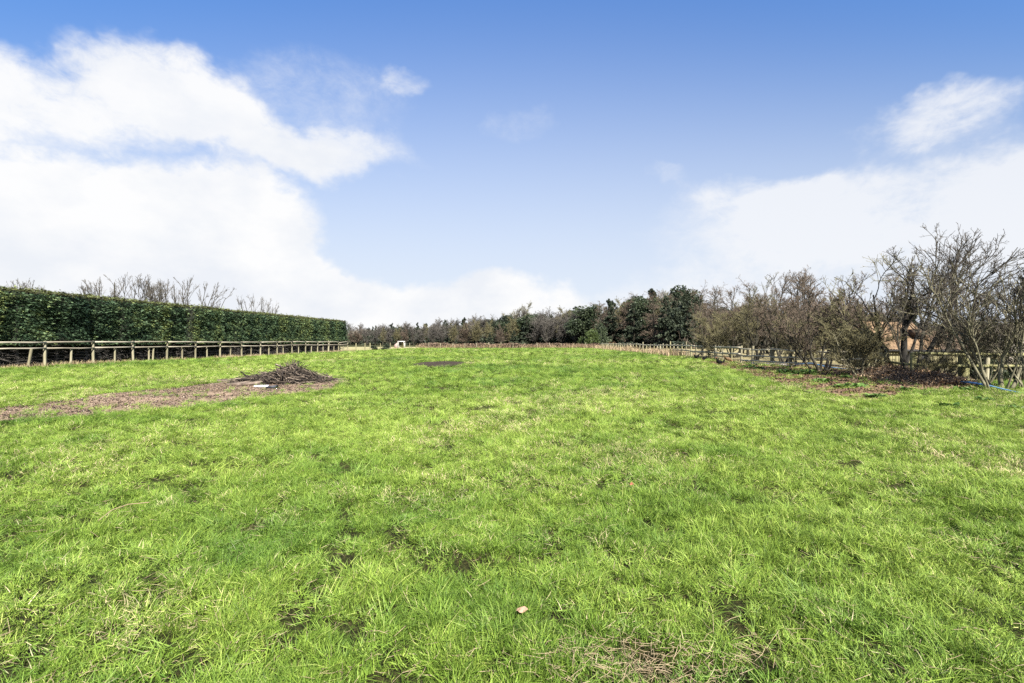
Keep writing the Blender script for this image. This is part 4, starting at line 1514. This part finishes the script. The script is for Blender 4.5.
tree_thing('evergreen_bush', 'rounded bright green bush at the foot of the wood', gb, (gx, gy, 0), 0, (.85, .85, .9), cat='bush')
gx, gy, _ = pos(604, 128)
gd = broadleaf(242, 4.4, 6.2, 'evergreen', 2600, -.1, 12, .32)
tree_thing('evergreen_bush', 'darker green bush just right of the rounded bright bush', gd, (gx, gy, 0), 2, (.9, .9, 1.35), cat='bush')


def undergrowth():
    r = np.random.default_rng(91)
    n = 15000
    px = r.uniform(325, 1060, n)
    Y = wood_depth(px) + r.uniform(10, 45, n)
    X = (px - CX) / F_PX * Y
    hm = CAM_H + (CY - skyline(px) - 5) / F_PX * wood_depth(px)
    hm = hm * (.84 + .30 * fbm(px * .09, Y * .03, 94, 3))
    z = hm * r.uniform(.02, 1, n) ** .75
    patchy = fbm(px * .045, Y * .04, 95, 3)
    me = clump_mesh(r, np.stack([X, Y, z], 1), np.full(n, 1.1), np.clip(.5 + (patchy - .5) * 1.6 + r.normal(0, .16, n), 0, 1), 'woodmass', 'woodland', 5)
    tag(obj('woodland', me), 'dense grey brown inner woodland seen between the front trees', 'woodland', kind='stuff')
    n = 9000
    px = r.uniform(325, 1060, n)
    Y = np.interp(px, [330, 420, 500, 560, 620, 690, 760, 1060], [215, 205, 175, 150, 128, 112, 100, 75]) + r.uniform(2, 30, n)
    X = (px - CX) / F_PX * Y
    hm = 2.0 + 3.2 * fbm(px * .05, Y * .05, 92, 3)
    z = r.uniform(.05, 1, n) * hm
    me = clump_mesh(r, np.stack([X, Y, z], 1), np.full(n, 1.0), np.clip(r.normal(.4, .2, n), 0, 1), 'conifer', 'undergrowth', 4)
    tag(obj('undergrowth', me), 'dark shrubby undergrowth below the trees of the wood', 'undergrowth', kind='stuff')
    n = 7000
    t = r.uniform(0, 1, n)
    X = 19 - 39.5 * t
    Y = 106 + 1.5 * np.sin(t * 9) + r.uniform(0, 2.2, n)
    hm = .45 + .9 * fbm(X * .5, Y * .2, 93, 3)
    me = clump_mesh(r, np.stack([X, Y, r.uniform(.02, 1, n) * hm], 1), np.full(n, .32), np.clip(r.normal(.45, .25, n), 0, .97), 'bramble', 'bramble_hedge', 4)
    tag(obj('bramble_hedge', me), 'low purplish brown bramble bank along the far end of the field', 'brambles')


undergrowth()
for px, Y, w, lab in ((372.5, 82, 1.0, 'low dark bramble bush nearest the left hedge end'), (385.5, 86, 1.0, 'low dark bramble bush left of the pale shelter')):
    b = broadleaf(251 + int(px), 1.35, 1.5, 'bramble', 260, -.1, 6, .28)
    X, Yy, z = pos(px, Y)
    b2 = b
    b2[1].materials.clear()
    b2[1].materials.append(M['conifer'])
    tree_thing('bramble_bush', lab, b2, (X, Yy, z), 0, (.95, .95, .62), cat='bush')
for px, Y, lab in ((982, 19.4, 'added dark bush for shade behind the rails right of the thick gatepost'), (1016, 18.8, 'added dark bush for shade behind the rails at the right edge')):
    tree_thing('evergreen_bush', lab, gd, pos(px, Y), px, (.24, .16, .26), cat='bush')  # bushes added to darken the space behind the rails
rb = broadleaf(261, 2.2, 2.2, 'litter', 500, -.1, 7, .35)
X, Yy, _ = pos(611, 118)
tree_thing('dead_bush', 'rusty orange dead bush under the wood right of the green bushes', rb, (X, Yy, 0), 0, (1, 1, .8), cat='bush')

# behind the hedge
bh = [bare_tree(281 + q, [(.12 * k - .6, .2 * math.sin(k * 2.0), (k - 5) * .14 + .04 * math.sin(5 * k + q), .12 * math.cos(k * 3.0), 6.9 - .12 * abs(k - 5) + .3 * math.sin(k * 7 + q), .075, .04) for k in range(11)],
                [LV(k=10, t0=.4, t1=1, ang=.45, angv=.15, lenf=.36, npts=6, rf=.6, up=.12, jit=.09, rmin=.022),
                 LV(k=6, t0=.2, t1=1, ang=.5, angv=.2, lenf=.5, npts=4, rf=.65, up=.08, jit=.12, rmin=.015),
                 LV(k=3, t0=.2, t1=1, ang=.6, angv=.25, lenf=.5, npts=3, rf=.7, up=.04, jit=.14, rmin=.009)], 'bark_dark', 'twig_grey') for q in range(2)]
for k, (px, Y, top, lab) in enumerate((
        (118, 50, 272, 'bare tree top fanning out above the hedge, tallest and leftmost of three'),
        (152, 54, 274, 'bare tree top above the hedge, middle of the close three'),
        (184, 56, 275, 'bare tree top above the hedge, rightmost of the close three'),
        (258, 64, 293, 'small bare tree top alone above the hedge near its far end'),
        (28, 40, 277, 'sparse twigs poking above the near left end of the hedge'))):
    X = (px - CX) / F_PX * Y
    H = CAM_H + (CY - top) / F_PX * Y
    tree_thing('bare_tree', lab, bh[k % 2], (X, Y, 0), (0, 2.1, .4, 1.0, 2)[k], (H / 7.6 * (.62 if k == 3 else .9), H / 7.6 * .8, H / 7.6))


# ------------------------------------------------------------------ sheds behind the right fence
def shed(name, label, cat, x0, x1, y0, y1, eave, ridge, roofm, tilt_end=0.0, mono=False):
    cx, cy = (x0 + x1) / 2, (y0 + y1) / 2
    root = thing(name, label, cat, (cx, cy, gh(cx, cy)))
    w, d = x1 - x0, y1 - y0
    mb = MB()
    nb = int(w / .16)
    for k in range(nb):
        mb.box((-w / 2 + (k + .5) * w / nb, -d / 2, eave / 2), (w / nb - .012, .03, eave), tint=rng.uniform(0, 1))
    mb.box((-w / 2 + .01, .02, eave / 2), (.03, d - .04, eave))
    mb.box((w / 2 - .01, .02, eave / 2), (.03, d - .04, eave))
    mb.box((0, d / 2, eave / 2), (w - .06, .03, eave))
    # gable ends
    for sx in (-1, 1):
        xx = sx * (w / 2 - .01)
        mb.add([(xx, -d / 2, eave), (xx, d / 2, eave), (xx, 0, ridge - .03)], [[[0, 1, 2]]])
    obj('wall', mb.mesh('wall', M['boards']), root)
    # corrugated sheets
    ns = int((w + .4) / .05)
    u = np.linspace(-w / 2 - .2, w / 2 + .2, ns)
    wave = .018 * np.sin(u * 2 * math.pi / .15)
    mb = MB()
    for sy in (-1, 1):
        V = []
        for t in (0, .5, 1):
            yy = sy * (d / 2 + .25) * (1 - t)
            zz = (eave - .12) * (1 - t) + ridge * t
            V.append(np.stack([u, np.full(ns, yy), zz + wave - tilt_end * (u + w / 2)], 1))
        V = np.concatenate(V)
        i = (np.arange(2)[:, None] * ns + np.arange(ns - 1)[None]).ravel()
        mb.add(V, [np.stack([i, i + 1, i + ns + 1, i + ns], 1)])
    obj('roof', mb.mesh('roof', M[roofm]), root)
    mb = MB()
    mb.box((0, -d / 2 - .26, eave - .2), (w + .4, .03, .11))
    obj('fascia', mb.mesh('fascia', M['roof_edge']), root)
    mb = MB()
    mb.box((w * .28, -d / 2 - .022, eave * .45), (.5, .014, eave * .7))  # dark panel on the boards, painted shade of an open doorway
    obj('doorway_shade', mb.mesh('doorway_shade', M['dark']), root)
    return root, w, d


r1, w, d = shed('field_shelter', 'low shelter with orange rusty sheet roof behind the bare trees', 'shed', 20.2, 22.7, 26.0, 29.4, 1.2, 2.65, 'roof_rust', .04)
mb = MB()
mb.box((.75, -d / 4 - .25, 1.95), (.55, .5, .42))
obj('roof_vent', mb.mesh('roof_vent', M['roof_brown']), r1)
r2, w, d = shed('shed', 'low shed with brown sheet roof right of the orange roof', 'shed', 22.95, 26.4, 26.4, 29.0, 1.2, 2.3, 'roof_brown')
mb = MB()
mb.box((0, 0, 2.34), (w + .5, .5, .09))
obj('ridge_cap', mb.mesh('ridge_cap', M['roof_edge']), r2)
wb = thing('storage_box', 'whitish box-shaped store right of the brown-roofed shed', 'box', (27.9, 27.5, gh(27.9, 27.5)))
mb = MB()
mb.box((0, 0, .95), (1.9, 1.6, 1.7), jit=.01)
obj('body', mb.mesh('body', M['pale']), wb)
mb = MB()
mb.box((0, 0, 1.84), (2.05, 1.75, .07), tilt=(0, 0))
obj('lid', mb.mesh('lid', M['white']), wb)

# pale shelter at the far left
px_, Y_ = 401.5, 114
X_ = (px_ - CX) / F_PX * Y_
ps = thing('field_shelter', 'small white framed shelter with pinkish side at the far left', 'shelter', (X_, Y_, 0))
ps.scale = (.72, .72, .95)
mb = MB()
for sx in (-.95, .95):
    for sy in (-.7, .7):
        mb.box((sx, sy, .76), (.16, .14, 1.52))
obj('frame', mb.mesh('frame', M['white']), ps)
mb = MB()
mb.box((0, 0, 1.6), (2.3, 1.7, .16), tilt=(0, 0))
obj('roof', mb.mesh('roof', M['white']), ps)
mb = MB()
mb.box((.35, .72, .75), (1.1, .06, 1.4))
obj('back_panel', mb.mesh('back_panel', M['boards']), ps)
mb = MB()
mb.add([(-1.05, -.6, .0), (-2.2, -.6, .0), (-2.2, -.6, .75), (-1.05, -.6, 1.45), (-1.05, .6, .0), (-2.2, .6, .0), (-2.2, .6, .75), (-1.05, .6, 1.45)],
       [[[0, 3, 2, 1], [4, 5, 6, 7], [3, 7, 6, 2], [1, 2, 6, 5], [0, 1, 5, 4], [0, 4, 7, 3]]])
obj('side_hutch', mb.mesh('side_hutch', M['pink']), ps)


# ------------------------------------------------------------------ brush pile, logs, chips
def brush_pile():
    bx, by = at(283, 384.3)
    by += .4
    root = thing('brush_pile', 'heap of cut dark branches on the bare soil at left', 'brush pile', (bx, by, gh(bx, by)))
    r = np.random.default_rng(17)

    def prof(u):         # height of the heap along its length, metres
        return np.interp(u, [-1.9, -1.68, -1.14, -.6, -.3, .0, .2, .36, .55, 1.0, 1.42], [.05, .10, .24, .31, .35, .46, .68, .60, .40, .25, .05]) * (.66 + .62 * fbm(np.asarray(u) * 2.2 + 4, np.asarray(u) * 0, 61, 2))
    n = 900
    u = np.clip(r.normal(-.1, .75, n), -1.8, 1.3)
    v = r.normal(0, .38, n)
    hmax = prof(u) * np.exp(-(v / .62) ** 2)
    z = hmax * r.uniform(.05, 1, n) ** .6
    yaw = r.normal(0, .7, n) + np.where(r.uniform(0, 1, n) < .3, r.uniform(-1.5, 1.5, n), 0)
    pit = r.normal(0, .24, n) - np.sign(u) * .12
    L_ = r.uniform(.35, 1.6, n)
    dv = np.stack([np.cos(yaw) * np.cos(pit), np.sin(yaw) * np.cos(pit), np.sin(pit)], 1)
    c = np.stack([u, v, z + .03], 1)
    bend = r.normal(0, .07, (n, 3))
    P = np.stack([c - dv * L_[:, None] / 2, c - dv * L_[:, None] / 6 + bend * .7, c + dv * L_[:, None] / 6 + bend, c + dv * L_[:, None] / 2 + r.normal(0, .05, (n, 3))], 1)
    P[:, :, 2] = np.clip(P[:, :, 2], .0, None)
    lim = prof(P[:, :, 0]) * 1.0 + np.where(r.uniform(0, 1, n) < .2, .30, r.uniform(-.06, .12, n))[:, None]
    P[:, :, 2] = np.minimum(P[:, :, 2], lim)
    rad = r.choice([.008, .012, .016, .022, .03], n, p=[.34, .33, .2, .1, .03])
    mb = MB()
    mb.tubes(P, rad[:, None] * np.array([1, .95, .85, .6]), 5, tint=np.clip(r.normal(.52, .34, n), 0, 1), cap=True)
    obj('branches', mb.mesh('branches', M['wood_stick'], True), root)
    # sprigs standing up on the crest
    mb = MB()
    n = 300
    crest = r.uniform(0, 1, n) < .35
    u, v = np.where(crest, r.normal(.15, .16, n), np.clip(r.normal(-.1, .75, n), -1.7, 1.35)), r.normal(-.05, .25, n)
    yaw, pit = r.uniform(0, 6.28, n), np.where(crest, r.uniform(.5, 1.4, n), r.uniform(-.1, .8, n))
    L_ = np.where(crest, r.uniform(.15, .42, n), r.uniform(.15, .5, n))
    dv = np.stack([np.cos(yaw) * np.cos(pit), np.sin(yaw) * np.cos(pit), np.sin(pit)], 1)
    c = np.stack([u, v, prof(u) * np.exp(-(v / .62) ** 2) * .85], 1)
    P = np.stack([c, c + dv * L_[:, None] * .5 + r.normal(0, .03, (n, 3)), c + dv * L_[:, None]], 1)
    mb.tubes(P, np.tile([.014, .011, .006], (n, 1)), 4, tint=r.uniform(.2, .95, n), cap=True)
    obj('upright_sprigs', mb.mesh('upright_sprigs', M['wood_stick'], True), root)
    # finer twig mass that fills the inside
    mb = MB()
    n = 900
    u = np.clip(r.normal(-.1, .7, n), -1.7, 1.3)
    v = r.normal(0, .35, n)
    z = prof(u) * np.exp(-(v / .6) ** 2) * r.uniform(0, .9, n)
    yaw, pit = r.uniform(0, 6.28, n), r.normal(0, .5, n)
    dv = np.stack([np.cos(yaw) * np.cos(pit), np.sin(yaw) * np.cos(pit), np.sin(pit)], 1) * r.uniform(.08, .22, n)[:, None]
    c = np.stack([u, v, z + .02], 1)
    P = np.stack([c - dv, c + r.normal(0, .02, (n, 3)), c + dv], 1)
    P[:, :, 2] = np.clip(P[:, :, 2], 0, None)
    mb.tubes(P, np.tile([.004, .005, .003], (n, 1)), 3, tint=np.clip(r.normal(.15, .15, n), 0, 1))
    obj('twigs', mb.mesh('twigs', M['wood_stick']), root)
    # low tail of brown twigs to the right
    return root


brush_pile()


def log_mesh(seed, L_, rad):
    r = np.random.default_rng(seed)
    x = np.linspace(-L_ / 2, L_ / 2, 9)
    P = np.stack([x, .04 * np.sin(x * 3 + seed), .02 * np.cos(x * 2.5 + seed)], 1)[None]
    rr = rad * (1 + r.normal(0, .06, 9)) * np.linspace(1.08, .85, 9)
    mb = MB()
    mb.tubes(P, rr[None], 10, cap=True)
    return mb.mesh('log', M['log'], True)


for k, (px, py, L_, rad, rz, lab) in enumerate((
        (229, 383.4, .75, .07, .25, 'grey log at the left tip of the brush pile'),
        (243, 384.2, .95, .055, .35, 'long thin grey log beside the brush pile left end'),
        (238, 387.2, .6, .05, .1, 'short log lying in front of the long thin log'),
        (249, 387.6, .7, .06, .3, 'pale brown log left of the white plank'),
        (258, 383.2, 1.0, .06, .2, 'brown log leaning on the brush pile above the white plank'))):
    x, y = at(px, py)
    o = obj('log', log_mesh(600 + k, L_, rad), None, (x, y, gh(x, y) + rad * .95 + .01))
    o.rotation_euler = (0, -.06 if k != 4 else -.18, rz)
    if k == 4:
        o.location.z += .1
    tag(o, lab, 'log', 'logs left of the brush pile')
x, y = at(261, 389.2)
mb = MB()
mb.box((0, 0, .035), (.42, .11, .04), jit=.01)
o = obj('plank', mb.mesh('plank', M['white']), None, (x, y, gh(x, y) + .012))
o.rotation_euler = (.1, .03, .12)
tag(o, 'small white plank lying in front of the brush pile', 'plank')
x, y = at(272.5, 389.6)
mb = MB()
mb.box((0, 0, .035), (.30, .2, .07), jit=.02)
o = obj('stone', mb.mesh('stone', M['blackstone']), None, (x, y, gh(x, y) + .012))
tag(o, 'dark flat stone right of the white plank', 'stone')


def flakes(name, label, cat, polys, n, smin, smax, mat, seed, lift, tm=.5, ts=.25, hump=None):
    r = np.random.default_rng(seed)
    xs_, ys_ = [], []
    for poly in polys:
        p = np.array(poly)
        x = r.uniform(p[:, 0].min() - .4, p[:, 0].max() + .4, n * 6)
        y = r.uniform(p[:, 1].min() - .4, p[:, 1].max() + .4, n * 6)
        k = inside(p, x + r.normal(0, .2, len(x)), y + r.normal(0, .25, len(x)))
        xs_.append(x[k][:n])
        ys_.append(y[k][:n])
    x, y = np.concatenate(xs_), np.concatenate(ys_)
    n = len(x)
    z = ground_h(x, y) + lift + r.uniform(0, .02, n)
    if hump is not None:
        z = z + hump(x, y) * r.uniform(.2, 1, n)
    L_ = r.uniform(smin, smax, n)
    yaw, pit = r.uniform(0, 6.28, n), r.normal(0, .5, n)
    dv = np.stack([np.cos(yaw) * np.cos(pit), np.sin(yaw) * np.cos(pit), np.sin(pit)], 1)
    sd = nrm(np.stack([-np.sin(yaw), np.cos(yaw), r.normal(0, .4, n)], 1)) * (L_ * r.uniform(.12, .4, n))[:, None]
    c = np.stack([x, y, z], 1)
    up = np.array([0, 0, 1]) * (L_ * .12)[:, None]
    V = np.stack([c - dv * L_[:, None] / 2, c + sd + up, c + dv * L_[:, None] / 2, c - sd + up], 1)
    V = np.concatenate([V, (c - np.array([0, 0, .5]) * (L_ * .25)[:, None])[:, None]], 1)
    b = (np.arange(n) * 5)[:, None]
    F = [b + np.array([[0, 3, 2, 1]])] + [b + np.array([q]) for q in ([[0, 1, 4]], [[1, 2, 4]], [[2, 3, 4]], [[3, 0, 4]])]
    me = mesh_np(name, V.reshape(-1, 3), [F[0], np.concatenate([f.reshape(-1, 3) for f in F[1:]])], M[mat], np.repeat(np.clip(r.normal(tm, ts, n), 0, 1), 5))
    return tag(obj(name, me), label, cat, kind='stuff')


flakes('wood_chips', 'brown wood chips and clods scattered over the left bare soil', 'wood chips', [SOIL_L], 14000, .015, .075, 'chips', 31, .010)
flakes('leaf_litter', 'reddish brown dead leaves and twigs under the right bare trees', 'leaf litter', [SOIL_R], 9000, .04, .14, 'litter', 32, .012)
HEAP = pix_poly([(868, 376), (885, 374), (930, 380), (962, 386), (958, 390.5), (930, 390), (905, 387), (880, 382)])


def heap_thing():
    p = np.array(HEAP)
    c = p.mean(0)
    root = thing('brush_pile', 'low heap of dead brown twigs and leaves under the leaning bare tree', 'brush pile', (c[0], c[1], gh(*c)))
    r = np.random.default_rng(34)

    def hh(x, y):
        e = ((x - 14.9 + .35 * (y - 18.3)) / .9) ** 2 + ((y - 18.6) / 2.6) ** 2
        return .48 * np.exp(-e) * (.6 + .8 * fbm(x * 1.3, y * 1.3, 36, 3))
    n = 2400
    y = r.uniform(15.6, 22, n)
    x = 14.9 - .35 * (y - 18.3) * -.65 + r.normal(0, .55, n)
    h = .50 * np.exp(-((y - 18.6) / 3.0) ** 4) * (.5 + .9 * fbm(x * 1.3, y * 1.3, 36, 3)) * np.exp(-((x - (14.9 + .23 * (y - 18.3))) / .8) ** 2)
    z = ground_h(x, y) + h * r.uniform(0, 1, n) + .02
    yaw, pit = r.uniform(0, 6.28, n), r.normal(0, .35, n)
    L_ = r.uniform(.15, .8, n)[:, None]
    dv = np.stack([np.cos(yaw) * np.cos(pit), np.sin(yaw) * np.cos(pit), np.sin(pit)], 1)
    cc = np.stack([x - c[0], y - c[1], z - gh(*c)], 1)
    P = np.stack([cc - dv * L_ / 2, cc + r.normal(0, .04, (n, 3)), cc + dv * L_ / 2], 1)
    mb = MB()
    mb.tubes(P, np.tile([.008, .007, .004], (n, 1)), 3)
    obj('twigs', mb.mesh('twigs', M['twig_brown']), root)
    n = 5200
    y = r.uniform(15.6, 22, n)
    x = 14.9 + .23 * (y - 18.3) + r.normal(0, .55, n)
    h = .50 * np.exp(-((y - 18.6) / 3.0) ** 4) * (.5 + .9 * fbm(x * 1.3, y * 1.3, 36, 3)) * np.exp(-((x - (14.9 + .23 * (y - 18.3))) / .8) ** 2)
    C = np.stack([x - c[0], y - c[1], ground_h(x, y) - gh(*c) + h * r.uniform(.1, 1, n) + .02], 1)
    obj('dead_leaves', clump_mesh(r, C, np.full(n, .10), np.clip(r.normal(.62, .27, n), 0, 1), 'litter', 'dead_leaves', 2), root)


heap_thing()


# ------------------------------------------------------------------ weeds
def weed_mesh(seed, n, rad, size):
    r = np.random.default_rng(seed)
    yaw = r.uniform(0, 6.28, n)
    el = r.uniform(.15, 1.1, n)
    L_ = size * r.uniform(.6, 1.2, n)
    q = rad * np.sqrt(r.uniform(0, 1, n))
    a = r.uniform(0, 6.28, n)
    c = np.stack([q * np.cos(a), q * np.sin(a), np.zeros(n)], 1)
    dv = np.stack([np.cos(yaw) * np.cos(el), np.sin(yaw) * np.cos(el), np.sin(el)], 1)
    sd = np.stack([-np.sin(yaw), np.cos(yaw), 0 * yaw], 1) * (L_ * .2)[:, None]
    m0 = c + dv * (L_ * .3)[:, None]
    m1 = c + dv * (L_ * .65)[:, None] - np.array([0, 0, .1]) * L_[:, None]
    tip = c + dv * L_[:, None] - np.array([0, 0, .32]) * L_[:, None]
    V = np.stack([c, m0 + sd * .8, m1 + sd, tip, m1 - sd, m0 - sd * .8], 1)
    b = (np.arange(n) * 6)[:, None]
    return mesh_np('weed_clump', V.reshape(-1, 3), [b + np.array([[0, 1, 2, 3, 4, 5]])], M['weed'], np.repeat(np.clip(r.normal(.5, .22, n), 0, 1), 6))


wm = [weed_mesh(500 + k, 60, .22, .26) for k in range(3)]
for k, (px, py, s, lab) in enumerate((
        (786, 374, 1.6, 'leafy green weeds below the blue pipe, left of the forked bush'),
        (800, 375, 1.5, 'broad leafy green weeds just left of the forked thorn bush'),
        (812, 373, 1.1, 'small leafy weeds at the foot of the forked thorn bush'),
        (823, 383, 1.0, 'green weed clump on bare soil at the grass edge'),
        (842, 388, 1.0, 'pale green weed clump in the red soil in front of the thorns'),
        (858, 387.5, .9, 'dark green weed clump right of the pale weed clump on soil'),
        (846, 379, .8, 'yellowish weed clump on soil left of the small pale bush'),
        (876, 398, 1.0, 'weed clump in the grass at the right end of the bare soil'),
        (748, 367.5, 1.3, 'weed clump by the fence post right of the hens'),
        (758, 369, 1.1, 'bright weed clump on soil near the hens'),
        (735, 363.5, 1.0, 'low weeds at the fence foot behind the largest hen'),
        (906, 392, .8, 'weeds at the foot of the brown twig heap'),
        (962, 393, 1.0, 'weeds in the grass below the thick gatepost'),
        (985, 402, .9, 'grey-green weeds in the grass near the right edge'),
        (950, 408, .9, 'whitish weed patch in the grass below the gatepost'),
        (1012, 409, .9, 'dark weed patch in the grass at the right edge'))):
    x, y = at(px, py)
    o = obj('weed_clump', wm[k % 3], None, (x, y, gh(x, y) + .02))
    o.rotation_euler = (0, 0, k * 1.7)
    o.scale = (s, s, s * .85)
    tag(o, lab, 'weeds', 'weed clumps near the right fence')

# ------------------------------------------------------------------ blue water pipe
pipe_px = [(1075, 408, 11.6), (1040, 401, 12.6), (1024, 396.2, 13.2), (1005, 390, 14.0), (990, 386, 14.6), (972, 382.4, 15.4), (952, 381.6, 16.0), (935, 382.5, 16.8), (915, 381, 18.3), (895, 377.5, 20),
           (880, 373.2, 21.6), (872, 369.3, 23.2), (862, 369.8, 24), (850, 369, 24.6), (836, 368.0, 25.4), (822, 366.0, 26), (812, 362.8, 27.6), (800, 364.2, 28.6), (788, 366, 29.4), (775, 366.2, 30.2), (760, 365, 31.4), (752, 364.2, 32.2)]
P = np.array([[((px - CX) / F_PX * Y, Y, max(CAM_H + (CY - py) / F_PX * Y, .03 + gh((px - CX) / F_PX * Y, Y))) for px, py, Y in pipe_px]])
t = np.linspace(0, len(pipe_px) - 1, 90)
Pi = np.stack([np.interp(t, np.arange(len(pipe_px)), P[0, :, k]) for k in range(3)], 1)
ker = np.array([1, 2, 3, 2, 1]) / 9.0
for k in range(3):
    Pi[2:-2, k] = np.convolve(Pi[:, k], ker, 'valid')
mb = MB()
mb.tubes(Pi[None], np.full((1, 90), .030), 8, cap=True)
tag(obj('water_pipe', mb.mesh('water_pipe', M['pipe'], True)), 'blue plastic water pipe sagging along the foot of the right fence', 'pipe')
mb = MB()
x0, y0, _ = pos(751, 31.6)
x1, y1, _ = pos(787, 29.4)
V0 = np.array([(x0, y0, 0), (x1, y1, 0)])
mb.box(((x0 + x1) / 2, (y0 + y1) / 2, gh((x0 + x1) / 2, (y0 + y1) / 2) + .075), (math.hypot(x1 - x0, y1 - y0), .05, .15), math.atan2(y1 - y0, x1 - x0))
tag(obj('gravel_board', mb.mesh('gravel_board', M['pale'])), 'pale board on edge along the fence foot by the blue pipe', 'board')


# ------------------------------------------------------------------ hens
def hen(label, loc, rz, mat, pose='stand', s=1.0):
    t = thing('hen', label, 'hen', loc, rz, 'hens beside the right fence')
    t.scale = (s, s, s)
    # spine from tail to beak in the x-z plane
    if pose == 'peck':
        sp = [(-.24, .34, .006), (-.20, .33, .045), (-.12, .27, .095), (-.02, .235, .115), (.08, .205, .10), (.14, .165, .065), (.185, .11, .042), (.205, .07, .036), (.22, .045, .03), (.235, .02, .012), (.24, .005, .003)]
    elif pose == 'sit':
        sp = [(-.27, .13, .006), (-.2, .14, .05), (-.12, .13, .10), (-.02, .14, .125), (.06, .19, .11), (.10, .27, .07), (.115, .33, .045), (.125, .37, .042), (.15, .385, .034), (.175, .38, .012), (.19, .375, .003)]
    else:
        sp = [(-.23, .42, .006), (-.20, .40, .05), (-.13, .29, .085), (-.04, .23, .115), (.06, .24, .11), (.12, .29, .07), (.145, .35, .045), (.155, .395, .042), (.18, .41, .034), (.205, .405, .012), (.22, .40, .003)]
    sp = np.array(sp)
    P = np.stack([sp[:, 0], 0 * sp[:, 0], sp[:, 1]], 1)[None]
    mb = MB()
    mb.tubes(P, sp[None, :, 2], 12, cap=True)
    # fan of tail feathers, part of the same body mesh
    b = sp[1]
    for k in range(5):
        a = (k - 2) * .16
        mb.add([(b[0] + .07, 0, b[1] - .05), (b[0] - .10, a * .3 - .02, b[1] + .06 + .05 * (2 - abs(k - 2))), (b[0] - .13, a * .3, b[1] + .03 + .05 * (2 - abs(k - 2))), (b[0] - .09, a * .3 + .02, b[1] + .02)],
               [[[0, 1, 2, 3]]])
    obj('body', mb.mesh('body', M[mat], True), t)
    h = sp[7]
    mb = MB()
    for k in range(4):
        mb.box((h[0] + .005 + .014 * k, 0, h[1] + .045 - abs(k - 1.5) * .006), (.012, .008, .035), jit=.001)
    obj('comb', mb.mesh('comb', M['comb']), t)
    if pose != 'sit':
        for sy in (-.04, .04):
            mb = MB()
            mb.tubes(np.array([[(0, sy, .2), (.01, sy, .1), (0, sy, .01)]]), np.array([[.016, .009, .008]]), 6)
            for a in (-.5, 0, .5):
                mb.tubes(np.array([[(0, sy, .012), (.05 * math.cos(a), sy + .05 * math.sin(a), .006)]]), np.array([[.006, .003]]), 4)
            obj('leg', mb.mesh('leg', M['leg'], True), t)
    return t


for px, py, rz, mt, pose, s, lab in (
        (696.3, 360.2, math.pi, 'feather_black', 'stand', 1.05, 'black hen with raised tail, leftmost of the three black hens'),
        (704.2, 361.4, math.pi + .5, 'feather_black', 'peck', .9, 'smaller black hen pecking between the other two black hens'),
        (719.0, 364.3, math.pi - .1, 'feather_black', 'sit', 1.12, 'largest black hen sitting upright on the dry grass'),
        (728.5, 362.9, .1, 'feather_brown', 'peck', 1.1, 'brown hen pecking beside the largest black hen')):
    x, y = at(px, py)
    hen(lab, (x, y, gh(x, y) + .02), rz, mt, pose, s)


# ------------------------------------------------------------------ small things in the grass
def leaf(px, py, size, label, rz, mat, z=.07):
    x, y = at(px, py + 8)
    mb = MB()
    n = 9
    V = [(0, 0, .01)]
    for k in range(n):
        a = 2 * math.pi * k / n
        rr = size * (1 + .25 * math.cos(3 * a)) * (1.3 if k == 0 else 1)
        V.append((rr * math.cos(a), rr * .7 * math.sin(a), .012 * math.sin(2 * a) + .01 * math.cos(a)))
    mb.add(V, [[[0, k + 1, (k + 1) % n + 1] for k in range(n)]], .9)
    o = obj('fallen_leaf', mb.mesh('fallen_leaf', M[mat]), None, (x, y, gh(x, y) + z))
    o.rotation_euler = (.5, .25, rz)
    tag(o, label, 'leaf')


M['leaf_pink'] = solid('pinkish_dead_leaf', [(0.3, (0.22, 0.13, 0.085)), (0.7, (0.32, 0.20, 0.14))], 20)
M['leaf_red'] = solid('red_brown_dead_leaf', [(0.3, (0.16, 0.05, 0.03)), (0.7, (0.28, 0.10, 0.06))], 20)
leaf(521, 619, .024, 'pale pinkish fallen leaf on the near grass in the middle', .4, 'leaf_pink', .09)
leaf(632, 487, .025, 'small red brown fallen leaf on the grass right of centre', 1.4, 'leaf_red', .08)
mb = MB()
stx = [at(98, 526), at(112, 518), at(128, 512), at(149, 507)]
P = np.array([[(x - stx[0][0], y - stx[0][1], .085 + gh(x, y) + .03 * math.sin(k * 1.2)) for k, (x, y) in enumerate(stx)]])
mb.tubes(P, np.full((1, 4), .004), 5)
o = obj('dry_stalk', mb.mesh('dry_stalk', M['straw']), None, (stx[0][0], stx[0][1], 0))
tag(o, 'thin curved dry stalk lying on the grass at lower left', 'stalk')
